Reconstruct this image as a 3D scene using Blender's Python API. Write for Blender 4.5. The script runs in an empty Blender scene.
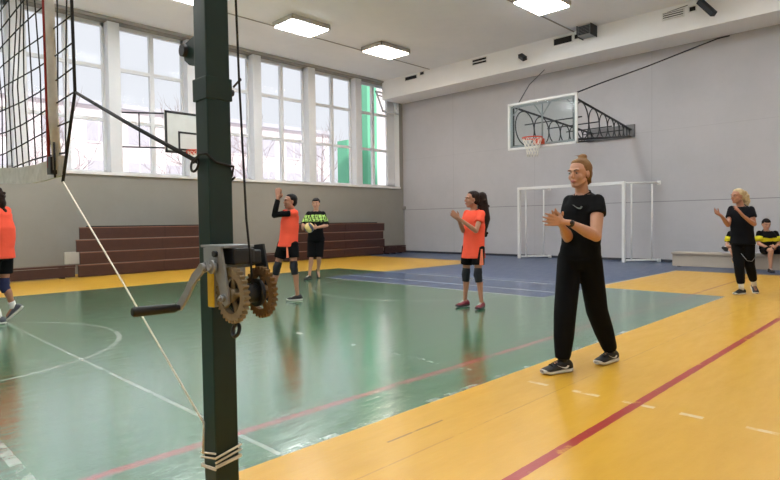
import bpy, bmesh, math, random
from mathutils import Vector, Matrix, Quaternion

random.seed(7)
PI = math.pi
scn = bpy.context.scene
COL = scn.collection

# ------------------------------------------------------------------ camera
CAM_H = 1.19
YAW, PITCH, ROLL, FPX = math.radians(44.60), math.radians(-1.80), math.radians(-0.733), 570.3
d_ = Vector((math.cos(YAW) * math.cos(PITCH), math.sin(YAW) * math.cos(PITCH), math.sin(PITCH)))
r_ = Vector((math.sin(YAW), -math.cos(YAW), 0))
u_ = r_.cross(d_)
r2 = r_ * math.cos(ROLL) + u_ * math.sin(ROLL)
u2 = u_ * math.cos(ROLL) - r_ * math.sin(ROLL)
cam = bpy.data.cameras.new('camera')
cam.sensor_fit = 'HORIZONTAL'
cam.sensor_width = 36.0
cam.lens = FPX / 780.0 * 36.0
cam.clip_start = 0.05
cam.clip_end = 400
co = bpy.data.objects.new('camera', cam)
COL.objects.link(co)
M3 = Matrix((r2, u2, -d_)).transposed()
co.matrix_world = Matrix.Translation((0, 0, CAM_H)) @ M3.to_4x4()
scn.camera = co

# ------------------------------------------------------------------ light
w = bpy.data.worlds.new('overcast_sky')
scn.world = w
w.use_nodes = True
nt = w.node_tree
bg = nt.nodes['Background']
bg.inputs['Color'].default_value = (0.79, 0.80, 0.84, 1)
bg.inputs['Strength'].default_value = 1.22
sun = bpy.data.lights.new('sun', 'SUN')
sun.energy = 4.6
sun.angle = math.radians(4)
sun.color = (1, 0.96, 0.92)
so = bpy.data.objects.new('sun', sun)
COL.objects.link(so)
so.rotation_euler = Vector((0.25, 0.80, -0.55)).to_track_quat('-Z', 'Y').to_euler()
LAMP_STRENGTH = 31.0
scn.view_settings.view_transform = 'Standard'
scn.view_settings.look = 'None'
scn.view_settings.gamma = 1.0
scn.view_settings.exposure = 0.03
scn.view_settings.use_curve_mapping = False


# ------------------------------------------------------------------ materials
def S(r, g, b):
    f = lambda c: ((c / 255 + 0.055) / 1.055) ** 2.4 if c > 10 else c / 255 / 12.92
    return (f(r), f(g), f(b), 1)


def mat(name, col, rough=0.6, metal=0.0, var=0.08, vscale=6.0, bump=0.0, bscale=40.0, emit=None, spec=0.5, trans=0.0):
    m = bpy.data.materials.new(name)
    m.use_nodes = True
    t = m.node_tree
    b = t.nodes['Principled BSDF']
    b.inputs['Roughness'].default_value = rough
    b.inputs['Metallic'].default_value = metal
    b.inputs['Specular IOR Level'].default_value = 0.15 if any(q in name for q in ('cloth', 'jersey', 'hair')) else spec
    tc = t.nodes.new('ShaderNodeTexCoord')
    n = t.nodes.new('ShaderNodeTexNoise')
    n.inputs['Scale'].default_value = vscale
    n.inputs['Detail'].default_value = 5
    t.links.new(tc.outputs['Object'], n.inputs['Vector'])
    mx = t.nodes.new('ShaderNodeMix')
    mx.data_type = 'RGBA'
    mx.inputs[6].default_value = tuple(c * (1 - var) for c in col[:3]) + (1,)
    mx.inputs[7].default_value = tuple(min(1, c * (1 + var)) for c in col[:3]) + (1,)
    t.links.new(n.outputs['Fac'], mx.inputs[0])
    t.links.new(mx.outputs[2], b.inputs['Base Color'])
    if bump:
        n2 = t.nodes.new('ShaderNodeTexNoise')
        n2.inputs['Scale'].default_value = bscale
        n2.inputs['Detail'].default_value = 4
        t.links.new(tc.outputs['Object'], n2.inputs['Vector'])
        bp = t.nodes.new('ShaderNodeBump')
        bp.inputs['Strength'].default_value = bump
        bp.inputs['Distance'].default_value = 0.01
        t.links.new(n2.outputs['Fac'], bp.inputs['Height'])
        t.links.new(bp.outputs['Normal'], b.inputs['Normal'])
    if emit:
        b.inputs['Emission Color'].default_value = emit[0]
        b.inputs['Emission Strength'].default_value = emit[1]
    return m


class NG:
    """small helper for maths in a material's node tree"""

    def __init__(s, t):
        s.t = t

    def m(s, op, a, b=0.0, c=0.0, clamp=False):
        n = s.t.nodes.new('ShaderNodeMath')
        n.operation = op
        n.use_clamp = clamp
        for i, v in enumerate((a, b, c)):
            if hasattr(v, 'is_linked'):
                s.t.links.new(v, n.inputs[i])
            else:
                n.inputs[i].default_value = v
        return n.outputs[0]

    def rng(s, v, a, b):
        return s.m('MULTIPLY', s.m('GREATER_THAN', v, a), s.m('LESS_THAN', v, b))

    def mix(s, fac, a, b):
        n = s.t.nodes.new('ShaderNodeMix')
        n.data_type = 'RGBA'
        for i, v in ((0, fac), (6, a), (7, b)):
            if hasattr(v, 'is_linked'):
                s.t.links.new(v, n.inputs[i])
            else:
                n.inputs[i].default_value = v
        return n.outputs[2]

    def noise(s, vec, scale, detail=4, rough=0.55, dist=0.0):
        n = s.t.nodes.new('ShaderNodeTexNoise')
        n.inputs['Scale'].default_value = scale
        n.inputs['Detail'].default_value = detail
        n.inputs['Roughness'].default_value = rough
        n.inputs['Distortion'].default_value = dist
        s.t.links.new(vec, n.inputs['Vector'])
        return n.outputs['Fac']

    def step(s, v, lo, hi):
        n = s.t.nodes.new('ShaderNodeMapRange')
        n.inputs['From Min'].default_value = lo
        n.inputs['From Max'].default_value = hi
        s.t.links.new(v, n.inputs['Value'])
        return n.outputs['Result']


def floor_material():
    m = bpy.data.materials.new('painted_sports_floor')
    m.use_nodes = True
    t = m.node_tree
    b = t.nodes['Principled BSDF']
    g = NG(t)
    tc = t.nodes.new('ShaderNodeTexCoord')
    vec = tc.outputs['Object']
    sx = t.nodes.new('ShaderNodeSeparateXYZ')
    t.links.new(vec, sx.inputs[0])
    X, Y = sx.outputs['X'], sx.outputs['Y']
    fine = g.noise(vec, 9, 6, 0.65)
    wear = g.noise(vec, 3.3, 6, 0.7)
    big = g.noise(vec, 0.7, 3)
    # stretched noise for scuff streaks
    mp = t.nodes.new('ShaderNodeMapping')
    mp.inputs['Scale'].default_value = (0.6, 3.0, 1)
    mp.inputs['Rotation'].default_value = (0, 0, math.radians(-45))
    t.links.new(vec, mp.inputs['Vector'])
    streak = g.noise(mp.outputs[0], 4.0, 6, 0.62)
    yellow = g.mix(big, S(202, 154, 42), S(212, 165, 52))
    yellow = g.mix(g.m('MULTIPLY', g.step(streak, 0.35, 0.7), 0.35), yellow, S(190, 140, 34))
    green = g.mix(big, S(46, 112, 74), S(58, 122, 84))
    green = g.mix(g.m('MULTIPLY', g.step(streak, 0.4, 0.75), 0.35), green, S(78, 134, 102))
    blue = g.mix(fine, S(58, 76, 108), S(70, 88, 120))
    wob = g.m('MULTIPLY', g.m('SUBTRACT', fine, 0.5), 0.012)
    Xw = g.m('ADD', X, wob)
    Yw = g.m('ADD', Y, wob)
    ingreen = g.m('MULTIPLY', g.rng(Xw, -8.34, 9.66), g.rng(Yw, 2.43, 11.42))
    col = g.mix(ingreen, yellow, green)
    inblue = g.m('MAXIMUM', g.m('MULTIPLY', g.m('GREATER_THAN', X, 7.85), g.rng(Y, 4.48, 9.75)), g.m('GREATER_THAN', X, 13.85))
    col = g.mix(inblue, col, blue)
    white = S(205, 212, 206)

    def keep(amount):  # worn paint: 1 where the line still shows
        return g.step(wear, amount, amount + 0.10)

    def add(mask, c, amount=None, op=1.0):
        nonlocal col
        f = mask if amount is None else g.m('MULTIPLY', mask, keep(amount))
        if op != 1.0:
            f = g.m('MULTIPLY', f, op)
        col = g.mix(f, col, c)

    def linex(x, wd, y0, y1):  # line of constant x
        return g.m('MULTIPLY', g.rng(Xw, x - wd / 2, x + wd / 2), g.rng(Y, y0, y1))

    def liney(y, wd, x0, x1):
        return g.m('MULTIPLY', g.rng(Yw, y - wd / 2, y + wd / 2), g.rng(X, x0, x1))

    def ring(cx, cy, r, wd, half=None):
        dx = g.m('SUBTRACT', X, cx)
        dy = g.m('SUBTRACT', Y, cy)
        rr = g.m('SQRT', g.m('ADD', g.m('MULTIPLY', dx, dx), g.m('MULTIPLY', dy, dy)))
        f = g.rng(rr, r - wd / 2, r + wd / 2)
        if half:
            f = g.m('MULTIPLY', f, g.m('LESS_THAN', X, half))
        return f

    seam = S(58, 92, 78)
    # white lines
    add(liney(2.45, 0.05, -8, 9.66), white, 0.50, 0.85)
    add(liney(11.40, 0.05, -8, 9.66), white, 0.52, 0.7)
    add(linex(0.68, 0.055, 2.45, 11.4), white, 0.46, 0.5)
    add(linex(1.66, 0.03, 2.45, 11.4), white, 0.36, 0.5)
    add(linex(1.69, 0.012, 2.45, 6.5), seam, None, 0.8)
    add(linex(3.67, 0.05, 2.45, 11.4), white, 0.52)
    add(ring(0.66, 6.92, 1.72, 0.05), white, 0.40, 0.5)
    add(ring(7.85, 7.0, 1.95, 0.055, 7.85), white, 0.30, 0.6)
    for x, o in ((7.85, 0.8), (8.55, 0.6), (9.66, 0.7), (9.97, 0.35)):
        add(linex(x, 0.05, 4.48, 9.75), white, 0.30, o)
    add(liney(4.48, 0.05, 9.66, 13.85), white, 0.36, 0.6)
    add(linex(9.66, 0.04, 2.45, 4.48), white, 0.40, 0.5)
    for y0, y1 in ((2.06, 2.22), (1.68, 1.87), (1.32, 1.52), (1.04, 1.17), (0.66, 0.82), (0.3, 0.46)):
        add(linex(3.69, 0.045, y0, y1), S(226, 214, 190), 0.36, 0.65)
    # red lines
    red = S(160, 46, 38)
    add(liney(1.43, 0.06, -8, 13.5), red, 0.33)
    pink = S(190, 70, 80)
    on_green = g.m('MULTIPLY', liney(2.88, 0.065, -8, 9.66), 0.85)
    add(on_green, pink, 0.36, 0.85)
    add(liney(2.88, 0.05, 9.66, 13.85), S(160, 82, 40), 0.28, 0.8)
    add(liney(2.16, 0.014, 2.15, 2.62), S(110, 76, 36), 0.36, 0.7)
    # joints between the floor sheets on the yellow side
    add(liney(1.95, 0.010, -8, 9), S(170, 122, 48), 0.40, 0.6)
    add(linex(9.66, 0.02, -2, 2.43), S(165, 118, 48), 0.3, 0.6)
    t.links.new(col, b.inputs['Base Color'])
    b.inputs['Specular IOR Level'].default_value = 0.5
    b.inputs['Coat IOR'].default_value = 2.5
    t.links.new(g.m('ADD', 0.06, g.m('MULTIPLY', g.m('MULTIPLY', ingreen, g.m('SUBTRACT', 1.0, inblue)), 0.94)), b.inputs['Coat Weight'])
    t.links.new(g.m('ADD', 0.03, g.m('MULTIPLY', streak, 0.20)), b.inputs['Coat Roughness'])
    rg = g.m('ADD', 0.14, g.m('MULTIPLY', streak, 0.16))
    rg = g.m('ADD', rg, g.m('MULTIPLY', g.m('SUBTRACT', 1.0, ingreen), 0.10))
    t.links.new(rg, b.inputs['Roughness'])
    bp = t.nodes.new('ShaderNodeBump')
    bp.inputs['Strength'].default_value = 0.30
    bp.inputs['Distance'].default_value = 0.010
    hsum = g.m('ADD', g.m('MULTIPLY', streak, 0.8), g.m('MULTIPLY', fine, 0.25))
    t.links.new(hsum, bp.inputs['Height'])
    t.links.new(bp.outputs['Normal'], b.inputs['Normal'])
    t.links.new(bp.outputs['Normal'], b.inputs['Coat Normal'])
    return m


def wall_material(name, base, patch, seams=()):
    m = bpy.data.materials.new(name)
    m.use_nodes = True
    t = m.node_tree
    b = t.nodes['Principled BSDF']
    b.inputs['Roughness'].default_value = 0.75
    g = NG(t)
    tc = t.nodes.new('ShaderNodeTexCoord')
    vec = tc.outputs['Object']
    sx = t.nodes.new('ShaderNodeSeparateXYZ')
    t.links.new(vec, sx.inputs[0])
    n1 = g.noise(vec, 0.5, 5, 0.6)
    n2 = g.noise(vec, 5, 6, 0.7)
    col = g.mix(g.step(n1, 0.35, 0.65), base, patch)
    col = g.mix(g.m('MULTIPLY', g.step(n2, 0.5, 0.8), 0.15), col, tuple(c * 0.8 for c in base[:3]) + (1,))
    for ax, v, wd, o in seams:
        f = g.rng(sx.outputs[ax], v - wd / 2, v + wd / 2)
        col = g.mix(g.m('MULTIPLY', f, o), col, tuple(c * 0.45 for c in base[:3]) + (1,))
    t.links.new(col, b.inputs['Base Color'])
    bp = t.nodes.new('ShaderNodeBump')
    bp.inputs['Strength'].default_value = 0.15
    bp.inputs['Distance'].default_value = 0.01
    t.links.new(n2, bp.inputs['Height'])
    t.links.new(bp.outputs['Normal'], b.inputs['Normal'])
    return m


def glass_material(name, tint, refl=0.06):
    m = bpy.data.materials.new(name)
    m.use_nodes = True
    t = m.node_tree
    t.nodes.remove(t.nodes['Principled BSDF'])
    out = t.nodes['Material Output']
    tr = t.nodes.new('ShaderNodeBsdfTransparent')
    tr.inputs[0].default_value = tint
    gl = t.nodes.new('ShaderNodeBsdfGlossy')
    gl.inputs['Roughness'].default_value = 0.08
    tc = t.nodes.new('ShaderNodeTexCoord')
    n = t.nodes.new('ShaderNodeTexNoise')
    n.inputs['Scale'].default_value = 2
    t.links.new(tc.outputs['Object'], n.inputs['Vector'])
    mr = t.nodes.new('ShaderNodeMapRange')
    mr.inputs['To Min'].default_value = refl * 0.7
    mr.inputs['To Max'].default_value = refl * 1.3
    t.links.new(n.outputs['Fac'], mr.inputs['Value'])
    mx = t.nodes.new('ShaderNodeMixShader')
    t.links.new(mr.outputs[0], mx.inputs[0])
    t.links.new(tr.outputs[0], mx.inputs[1])
    t.links.new(gl.outputs[0], mx.inputs[2])
    t.links.new(mx.outputs[0], out.inputs['Surface'])
    return m


M = dict(
    floor=floor_material(),
    wall_left=wall_material('shade_toned_grey_beige_wall', S(140, 137, 130), S(148, 145, 138)),  # grey beige darkened: the backlit window wall's shade is put into this colour
    wall_back=wall_material('painted_pale_grey_wall', S(180, 179, 182), S(189, 187, 190),
                            [('Z', 1.66, 0.02, 0.8), ('Y', 12.9, 0.012, 0.35), ('Y', 5.95, 0.012, 0.35), ('Y', 9.6, 0.012, 0.3), ('Z', 3.6, 0.01, 0.25)]),
    wall_plain=wall_material('painted_light_wall', S(200, 198, 195), S(208, 205, 202)),
    ceiling=wall_material('whitewashed_ceiling', S(234, 236, 240), S(241, 242, 245)),
    beam=mat('white_beam_paint', S(240, 240, 240), 0.8, var=0.04, vscale=2),
    joint=mat('ceiling_joint', S(150, 146, 142), 0.8),
    cornice=mat('grey_cornice_paint', S(165, 163, 160), 0.7),
    winframe=mat('grey_white_window_paint', S(218, 219, 222), 0.5, var=0.04),
    reveal=mat('white_reveal_plaster', S(226, 226, 226), 0.7, var=0.04),
    glass=glass_material('window_glass', (0.93, 0.94, 0.95, 1), 0.003),
    board_glass=glass_material('clear_board_glass', (0.93, 0.97, 0.97, 1), 0.012),
    skirt=mat('dark_skirting', S(52, 54, 62), 0.6),
    wood=mat('dark_red_wood', S(64, 35, 28), 0.45, var=0.25, vscale=9),
    wood2=mat('brown_wood', S(58, 32, 27), 0.5, var=0.25, vscale=9),
    woodedge=mat('worn_wood_edge', S(126, 90, 74), 0.6, var=0.2),
    black=mat('black_paint', S(24, 24, 25), 0.5),
    whitepaint=mat('white_metal_paint', S(226, 226, 224), 0.4, var=0.06),
    greymetal=mat('grey_steel', S(150, 152, 154), 0.45, 0.35, var=0.12, vscale=30),
    darkmetal=mat('dark_steel', S(52, 54, 58), 0.5, 0.5, var=0.15),
    boardgrey=mat('grey_board_paint', S(112, 112, 114), 0.6),
    postgreen=mat('dark_green_post_paint', S(17, 44, 40), 0.36, spec=0.4, var=0.25, vscale=14),
    navy=mat('dark_navy_enamel', S(16, 17, 25), 0.4),
    gear=mat('dusty_gear_iron', S(136, 120, 94), 0.7, 0.15, var=0.3, vscale=60, bump=0.3),
    rust=mat('rusty_gear_iron', S(116, 88, 54), 0.75, 0.15, var=0.4, vscale=60, bump=0.3),
    yellow_label=mat('yellow_sticker', S(206, 172, 40), 0.5),
    rope=mat('pale_twine', S(226, 221, 206), 0.9, bump=0.3, bscale=300),
    cord=mat('black_cord', S(20, 20, 22), 0.8),
    netblack=mat('black_net_cord', S(30, 30, 32), 0.8),
    tape=mat('worn_white_tape', S(186, 184, 178), 0.9, var=0.25, vscale=30),
    redtape=mat('red_antenna_tape', S(150, 40, 44), 0.6),
    rim=mat('orange_red_rim', S(196, 70, 44), 0.45),
    netwhite=mat('white_net_cord', S(222, 218, 206), 0.9),
    lampframe=mat('lamp_housing', S(190, 184, 176), 0.6),
    lamp=mat('lamp_diffuser', S(250, 250, 250), 0.5, emit=((0.96, 0.98, 1.0, 1), LAMP_STRENGTH)),
    lampwarm=mat('lamp_diffuser_warm', S(250, 240, 225), 0.5, emit=((1, 0.88, 0.74, 1), LAMP_STRENGTH * 0.75)),
    ventdark=mat('vent_recess', S(22, 22, 24), 0.8),
    skin=mat('skin', S(188, 140, 114), 0.5, var=0.06, vscale=20),
    skin2=mat('skin_warm', S(166, 116, 92), 0.5, var=0.06, vscale=20),
    eye=mat('eye_white', S(158, 146, 138), 0.3),
    iris=mat('eye_iris', S(40, 34, 30), 0.3),
    lip=mat('lips', S(166, 94, 88), 0.5),
    brow=mat('eyebrow', S(84, 62, 46), 0.8),
    hair_blond=mat('dark_blond_hair', S(128, 94, 60), 0.55, var=0.35, vscale=35, bump=0.5, bscale=90),
    hair_light=mat('light_blond_hair', S(186, 166, 128), 0.55, var=0.25, vscale=35, bump=0.5, bscale=90),
    hair_dark=mat('dark_brown_hair', S(38, 24, 20), 0.5, var=0.4, vscale=35, bump=0.6, bscale=60),
    hair_black=mat('black_hair', S(18, 15, 14), 0.5, var=0.3, vscale=35, bump=0.5, bscale=90),
    blackcloth=mat('black_cloth', S(9, 9, 11), 0.85, var=0.2, vscale=12, bump=0.5, bscale=14),
    navycloth=mat('dark_navy_cloth', S(12, 13, 19), 0.85, var=0.2, vscale=12, bump=0.4, bscale=14),
    orange=mat('neon_orange_cloth', S(246, 92, 68), 0.8, var=0.06, vscale=10, bump=0.6, bscale=16),
    orangestripe=mat('orange_trim', S(238, 128, 96), 0.8),
    shoeblack=mat('black_shoe_mesh', S(13, 13, 15), 0.6, var=0.25, vscale=60),
    shoepink=mat('crimson_shoe_mesh', S(122, 34, 50), 0.6, var=0.25, vscale=60),
    shoegrey=mat('grey_shoe_mesh', S(74, 76, 84), 0.6, var=0.25, vscale=60),
    sole=mat('pale_shoe_sole', S(214, 210, 204), 0.6),
    soledark=mat('dark_shoe_sole', S(56, 54, 56), 0.6),
    lace=mat('white_lace', S(220, 220, 218), 0.8),
    greylogo=mat('grey_print', S(120, 126, 124), 0.7),
    sock=mat('white_sock', S(226, 224, 220), 0.9, bump=0.3),
    kneepad=mat('knee_pad_knit', S(26, 27, 34), 0.9, var=0.2),
    kneeblue=mat('navy_knee_pad_knit', S(34, 40, 78), 0.9, var=0.2),
    balllight=mat('pale_yellow_ball_leather', S(214, 190, 120), 0.5),
    ballyellow=mat('yellow_ball_leather', S(232, 178, 40), 0.45),
    ballblue=mat('blue_ball_panel', S(60, 66, 92), 0.45),
    benchpale=mat('pale_grey_plywood', S(176, 166, 152), 0.6, var=0.1, vscale=3),
    plate=mat('white_plastic_box', S(210, 206, 196), 0.5),
    snow=mat('trodden_snow', S(226, 226, 230), 0.9, var=0.1, vscale=0.4),
    facade=mat('pale_pink_panel_facade', S(232, 220, 220), 0.9, var=0.06, vscale=0.5),
    facadeb=mat('cream_panel_facade', S(222, 210, 196), 0.9, var=0.06, vscale=0.5),
    facwin=mat('dull_window_glass', S(186, 182, 190), 0.6),
    roofgrey=mat('grey_roof_sheet', S(190, 188, 194), 0.8),
    greenwall=mat('mint_green_plaster', S(120, 196, 158), 0.85, var=0.06),
    bark=mat('pale_bark', S(168, 154, 152), 0.9, var=0.3),
)


# ------------------------------------------------------------------ mesh helpers
class MB:
    def __init__(s):
        s.bm = bmesh.new()

    def box(s, lo, hi, mi=0, bev=0.0, rot=None):
        lo, hi = Vector(lo), Vector(hi)
        c = (lo + hi) / 2
        sz = hi - lo
        mtx = Matrix.Translation(c) @ (rot.to_4x4() if rot else Matrix.Identity(4)) @ Matrix.Diagonal((abs(sz.x), abs(sz.y), abs(sz.z), 1))
        r = bmesh.ops.create_cube(s.bm, size=1, matrix=mtx)
        fs = {f for v in r['verts'] for f in v.link_faces}
        for f in fs:
            f.material_index = mi
        if bev:
            es = list({e for v in r['verts'] for e in v.link_edges})
            bmesh.ops.bevel(s.bm, geom=es, offset=bev, segments=2, affect='EDGES', profile=0.6)
        return s

    def loft(s, rings, mi=0, cap=True, smooth=True, closed=False):
        vr = [[s.bm.verts.new(p) for p in r] for r in rings]
        n = len(vr[0])
        pairs = list(zip(vr[:-1], vr[1:]))
        if closed:
            pairs.append((vr[-1], vr[0]))
        for a, b in pairs:
            for i in range(n):
                f = s.bm.faces.new((a[i], a[(i + 1) % n], b[(i + 1) % n], b[i]))
                f.material_index = mi
                f.smooth = smooth
        if cap and not closed:
            for r, rev in ((vr[0], True), (vr[-1], False)):
                f = s.bm.faces.new(list(reversed(r)) if rev else r)
                f.material_index = mi
        return s

    def tube(s, pts, r, seg=8, mi=0, closed=False, cap=True):
        pts = [Vector(p) for p in pts]
        rs = r if isinstance(r, (list, tuple)) else [r] * len(pts)
        n = len(pts)
        rings = []
        up = None
        for i, p in enumerate(pts):
            if closed:
                t = pts[(i + 1) % n] - pts[i - 1]
            else:
                t = pts[min(i + 1, n - 1)] - pts[max(i - 1, 0)]
            t.normalize()
            if up is None:
                a = Vector((0, 0, 1)) if abs(t.z) < 0.9 else Vector((1, 0, 0))
                up = (a - t * a.dot(t)).normalized()
            else:
                up = (up - t * up.dot(t))
                if up.length < 1e-6:
                    a = Vector((0, 0, 1)) if abs(t.z) < 0.9 else Vector((1, 0, 0))
                    up = a - t * a.dot(t)
                up.normalize()
            sd = t.cross(up)
            rings.append([p + (up * math.cos(2 * PI * k / seg) + sd * math.sin(2 * PI * k / seg)) * rs[i] for k in range(seg)])
        s.loft(rings, mi, cap, True, closed)
        return s

    def cyl(s, a, b, r, r1=None, seg=20, mi=0):
        return s.tube([a, b], [r, r if r1 is None else r1], seg, mi)

    def ball(s, c, r, mi=0, seg=16, scale=(1, 1, 1), rot=None):
        mtx = Matrix.Translation(c) @ (rot.to_4x4() if rot else Matrix.Identity(4)) @ Matrix.Diagonal((r * scale[0], r * scale[1], r * scale[2], 1))
        q = bmesh.ops.create_uvsphere(s.bm, u_segments=seg, v_segments=max(6, seg // 2), radius=1, matrix=mtx)
        for v in q['verts']:
            for f in v.link_faces:
                f.material_index = mi
                f.smooth = True
        return s

    def capsule(s, a, b, ra, rb, seg=14):
        a, b = Vector(a), Vector(b)
        t = b - a
        L = t.length
        if L < 1e-6:
            return s.ball(a, max(ra, rb), seg=seg)
        t /= L
        h = Vector((0, 0, 1)) if abs(t.z) < 0.9 else Vector((1, 0, 0))
        up = (h - t * h.dot(t)).normalized()
        sd = t.cross(up)
        rings = []
        for k in range(0, 5):
            an = -PI / 2 + (k + 0.3) / 5.3 * PI / 2
            rings.append((a + t * ra * math.sin(an), ra * math.cos(an)))
        rings.append((a, ra))
        rings.append((b, rb))
        for k in range(1, 6):
            an = k / 5.6 * PI / 2
            rings.append((b + t * rb * math.sin(an), rb * math.cos(an)))
        s.loft([[c + (up * math.cos(2 * PI * i / seg) + sd * math.sin(2 * PI * i / seg)) * r for i in range(seg)] for c, r in rings])
        return s

    def prism(s, outline, thick_vec, mi=0):
        tv = Vector(thick_vec)
        a = [s.bm.verts.new(Vector(p)) for p in outline]
        b = [s.bm.verts.new(Vector(p) + tv) for p in outline]
        n = len(a)
        fs = [s.bm.faces.new(list(reversed(a))), s.bm.faces.new(b)]
        for i in range(n):
            fs.append(s.bm.faces.new((a[i], a[(i + 1) % n], b[(i + 1) % n], b[i])))
        for f in fs:
            f.material_index = mi
        return s

    def mesh(s, name, origin=None):
        if origin is not None:
            bmesh.ops.translate(s.bm, verts=s.bm.verts, vec=-Vector(origin))
        bmesh.ops.recalc_face_normals(s.bm, faces=s.bm.faces)
        me = bpy.data.meshes.new(name)
        s.bm.to_mesh(me)
        s.bm.free()
        return me


def put(name, mb, mats, parent=None, origin=None, label=None):
    me = mb if isinstance(mb, bpy.types.Mesh) else mb.mesh(name, origin)
    for m_ in (mats if isinstance(mats, (list, tuple)) else [mats]):
        me.materials.append(m_)
    o = bpy.data.objects.new(name, me)
    COL.objects.link(o)
    if parent is not None:
        o.parent = parent
    elif origin is not None:
        o.location = origin
    if label:
        o['label'] = label
    return o


def thing(name, label, cat, loc=(0, 0, 0), rz=0.0, group=None):
    o = bpy.data.objects.new(name, None)
    o.empty_display_size = 0.1
    COL.objects.link(o)
    o.location = loc
    o.rotation_euler = (0, 0, rz)
    return tag(o, label, cat, group)


def tag(o, label, cat, group=None):
    o['label'] = label
    o['category'] = cat
    if group:
        o['group'] = group
    return o


def struct(o, label, cat):
    o['kind'] = 'structure'
    return tag(o, label, cat)


def subempty(name, parent):
    o = bpy.data.objects.new(name, None)
    COL.objects.link(o)
    o.parent = parent
    return o


def copy_tree(o, parent=None):
    c = o.copy()
    COL.objects.link(c)
    if parent is not None:
        c.parent = parent
    for ch in [x for x in COL.objects if x.parent == o]:
        copy_tree(ch, c)
    return c


def remesh(mb, voxel, smooth=4, factor=0.5):
    """one continuous skin over the shapes of mb"""
    me = mb.mesh('tmp')
    o = bpy.data.objects.new('tmp', me)
    COL.objects.link(o)
    md = o.modifiers.new('r', 'REMESH')
    md.mode = 'VOXEL'
    md.voxel_size = voxel
    md.use_smooth_shade = True
    if smooth:
        sm = o.modifiers.new('s', 'SMOOTH')
        sm.iterations = smooth
        sm.factor = factor
    dg = bpy.context.evaluated_depsgraph_get()
    out = bpy.data.meshes.new_from_object(o.evaluated_get(dg))
    bpy.data.objects.remove(o)
    bpy.data.meshes.remove(me)
    out.materials.clear()
    for p in out.polygons:
        p.use_smooth = True
    return out


# ------------------------------------------------------------------ the room
XW, YW, ZC = 16.4, 15.4, 6.5
XR, YR = -9.5, -2.2          # the two sides behind the camera
T = 0.5
fl = put('floor', MB().box((XR - T, YR - T, -0.1), (XW + T, YW + T, 0)), M['floor'])
struct(fl, 'painted sports floor in green, yellow and blue with worn court lines', 'floor')
ce = put('ceiling', MB().box((XR - T, YR - T, ZC), (XW + T, YW + T, ZC + 0.3)), M['ceiling'])
struct(ce, 'white plastered gym ceiling', 'ceiling')
BAY = 2.12
NB = 10
OX1 = 16.2
OX0 = OX1 - BAY * NB
SZ, TZ = 2.54, 6.41
DEP = 0.50
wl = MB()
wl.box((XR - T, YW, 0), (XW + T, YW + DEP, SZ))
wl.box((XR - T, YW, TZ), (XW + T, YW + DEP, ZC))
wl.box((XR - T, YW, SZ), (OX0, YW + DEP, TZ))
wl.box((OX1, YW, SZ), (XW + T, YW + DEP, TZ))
struct(put('wall_left', wl, M['wall_left']), 'grey beige wall with shade in its colour under the long row of windows', 'wall')
struct(put('wall_back', MB().box((XW, YR - T, 0), (XW + T, YW, ZC)), M['wall_back']), 'pale grey far wall behind the goal and glass backboard', 'wall')
struct(put('wall_right', MB().box((XR - T, YR - T, 0), (XW, YR, ZC)), M['wall_plain']), 'light painted wall on the side of the red line', 'wall')
struct(put('wall_front', MB().box((XR - T, YR, 0), (XR, YW, ZC)), M['wall_plain']), 'light painted wall at the near end of the hall', 'wall')
bm_ = put('beam_back', MB().box((15.3, YR, 5.8), (XW, YW, ZC)), M['beam'])
struct(bm_, 'white boxed beam along the top of the far wall', 'beam')
n_trim = 0


def trim(mb, m_, label):
    global n_trim
    n_trim += 1
    struct(put('trim_%d' % n_trim, mb, m_), label, 'trim')


for yy in (13.05, 7.68, 2.3):
    trim(MB().box((XR, yy - 0.02, ZC - 0.012), (15.3, yy + 0.02, ZC)), M['joint'], 'long ceiling joint running beside the lamps, %s' % ('nearest the windows' if yy > 12 else 'over the middle of the court' if yy > 5 else 'over the yellow floor'))
trim(MB().box((XR, YW - 0.09, 6.435), (15.3, YW, 6.5), bev=0.01), M['cornice'], 'grey cornice between ceiling and windows')
trim(MB().box((OX0, YW - 0.05, SZ - 0.06), (OX1, YW + 0.34, SZ + 0.015), bev=0.008), M['reveal'], 'white window sill running under all the windows')
trim(MB().box((OX1 - 0.02, YW + 0.002, SZ), (OX1 + 0.002, YW + 0.34, TZ)), M['reveal'], 'white reveal at the end of the windows')
for k in range(1, NB):
    px = OX1 - BAY * k
    trim(MB().box((px - 0.15, YW - 0.01, SZ), (px + 0.15, YW + 0.30, TZ), bev=0.012), M['winframe'], 'grey white pier between two windows, number %d from the far end' % k)
struct(put('baseboard_back', MB().box((XW - 0.03, YR, 0), (XW, YW, 0.07)), M['skirt']), 'dark skirting along the foot of the far wall', 'baseboard')
# conduit in the corner
trim(MB().cyl((16.36, 15.33, 0.05), (16.36, 15.33, 1.70), 0.014).box((16.3, 15.27, 1.68), (16.4, 15.38, 1.80)), M['joint'], 'thin conduit with small box in the far corner')

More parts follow.
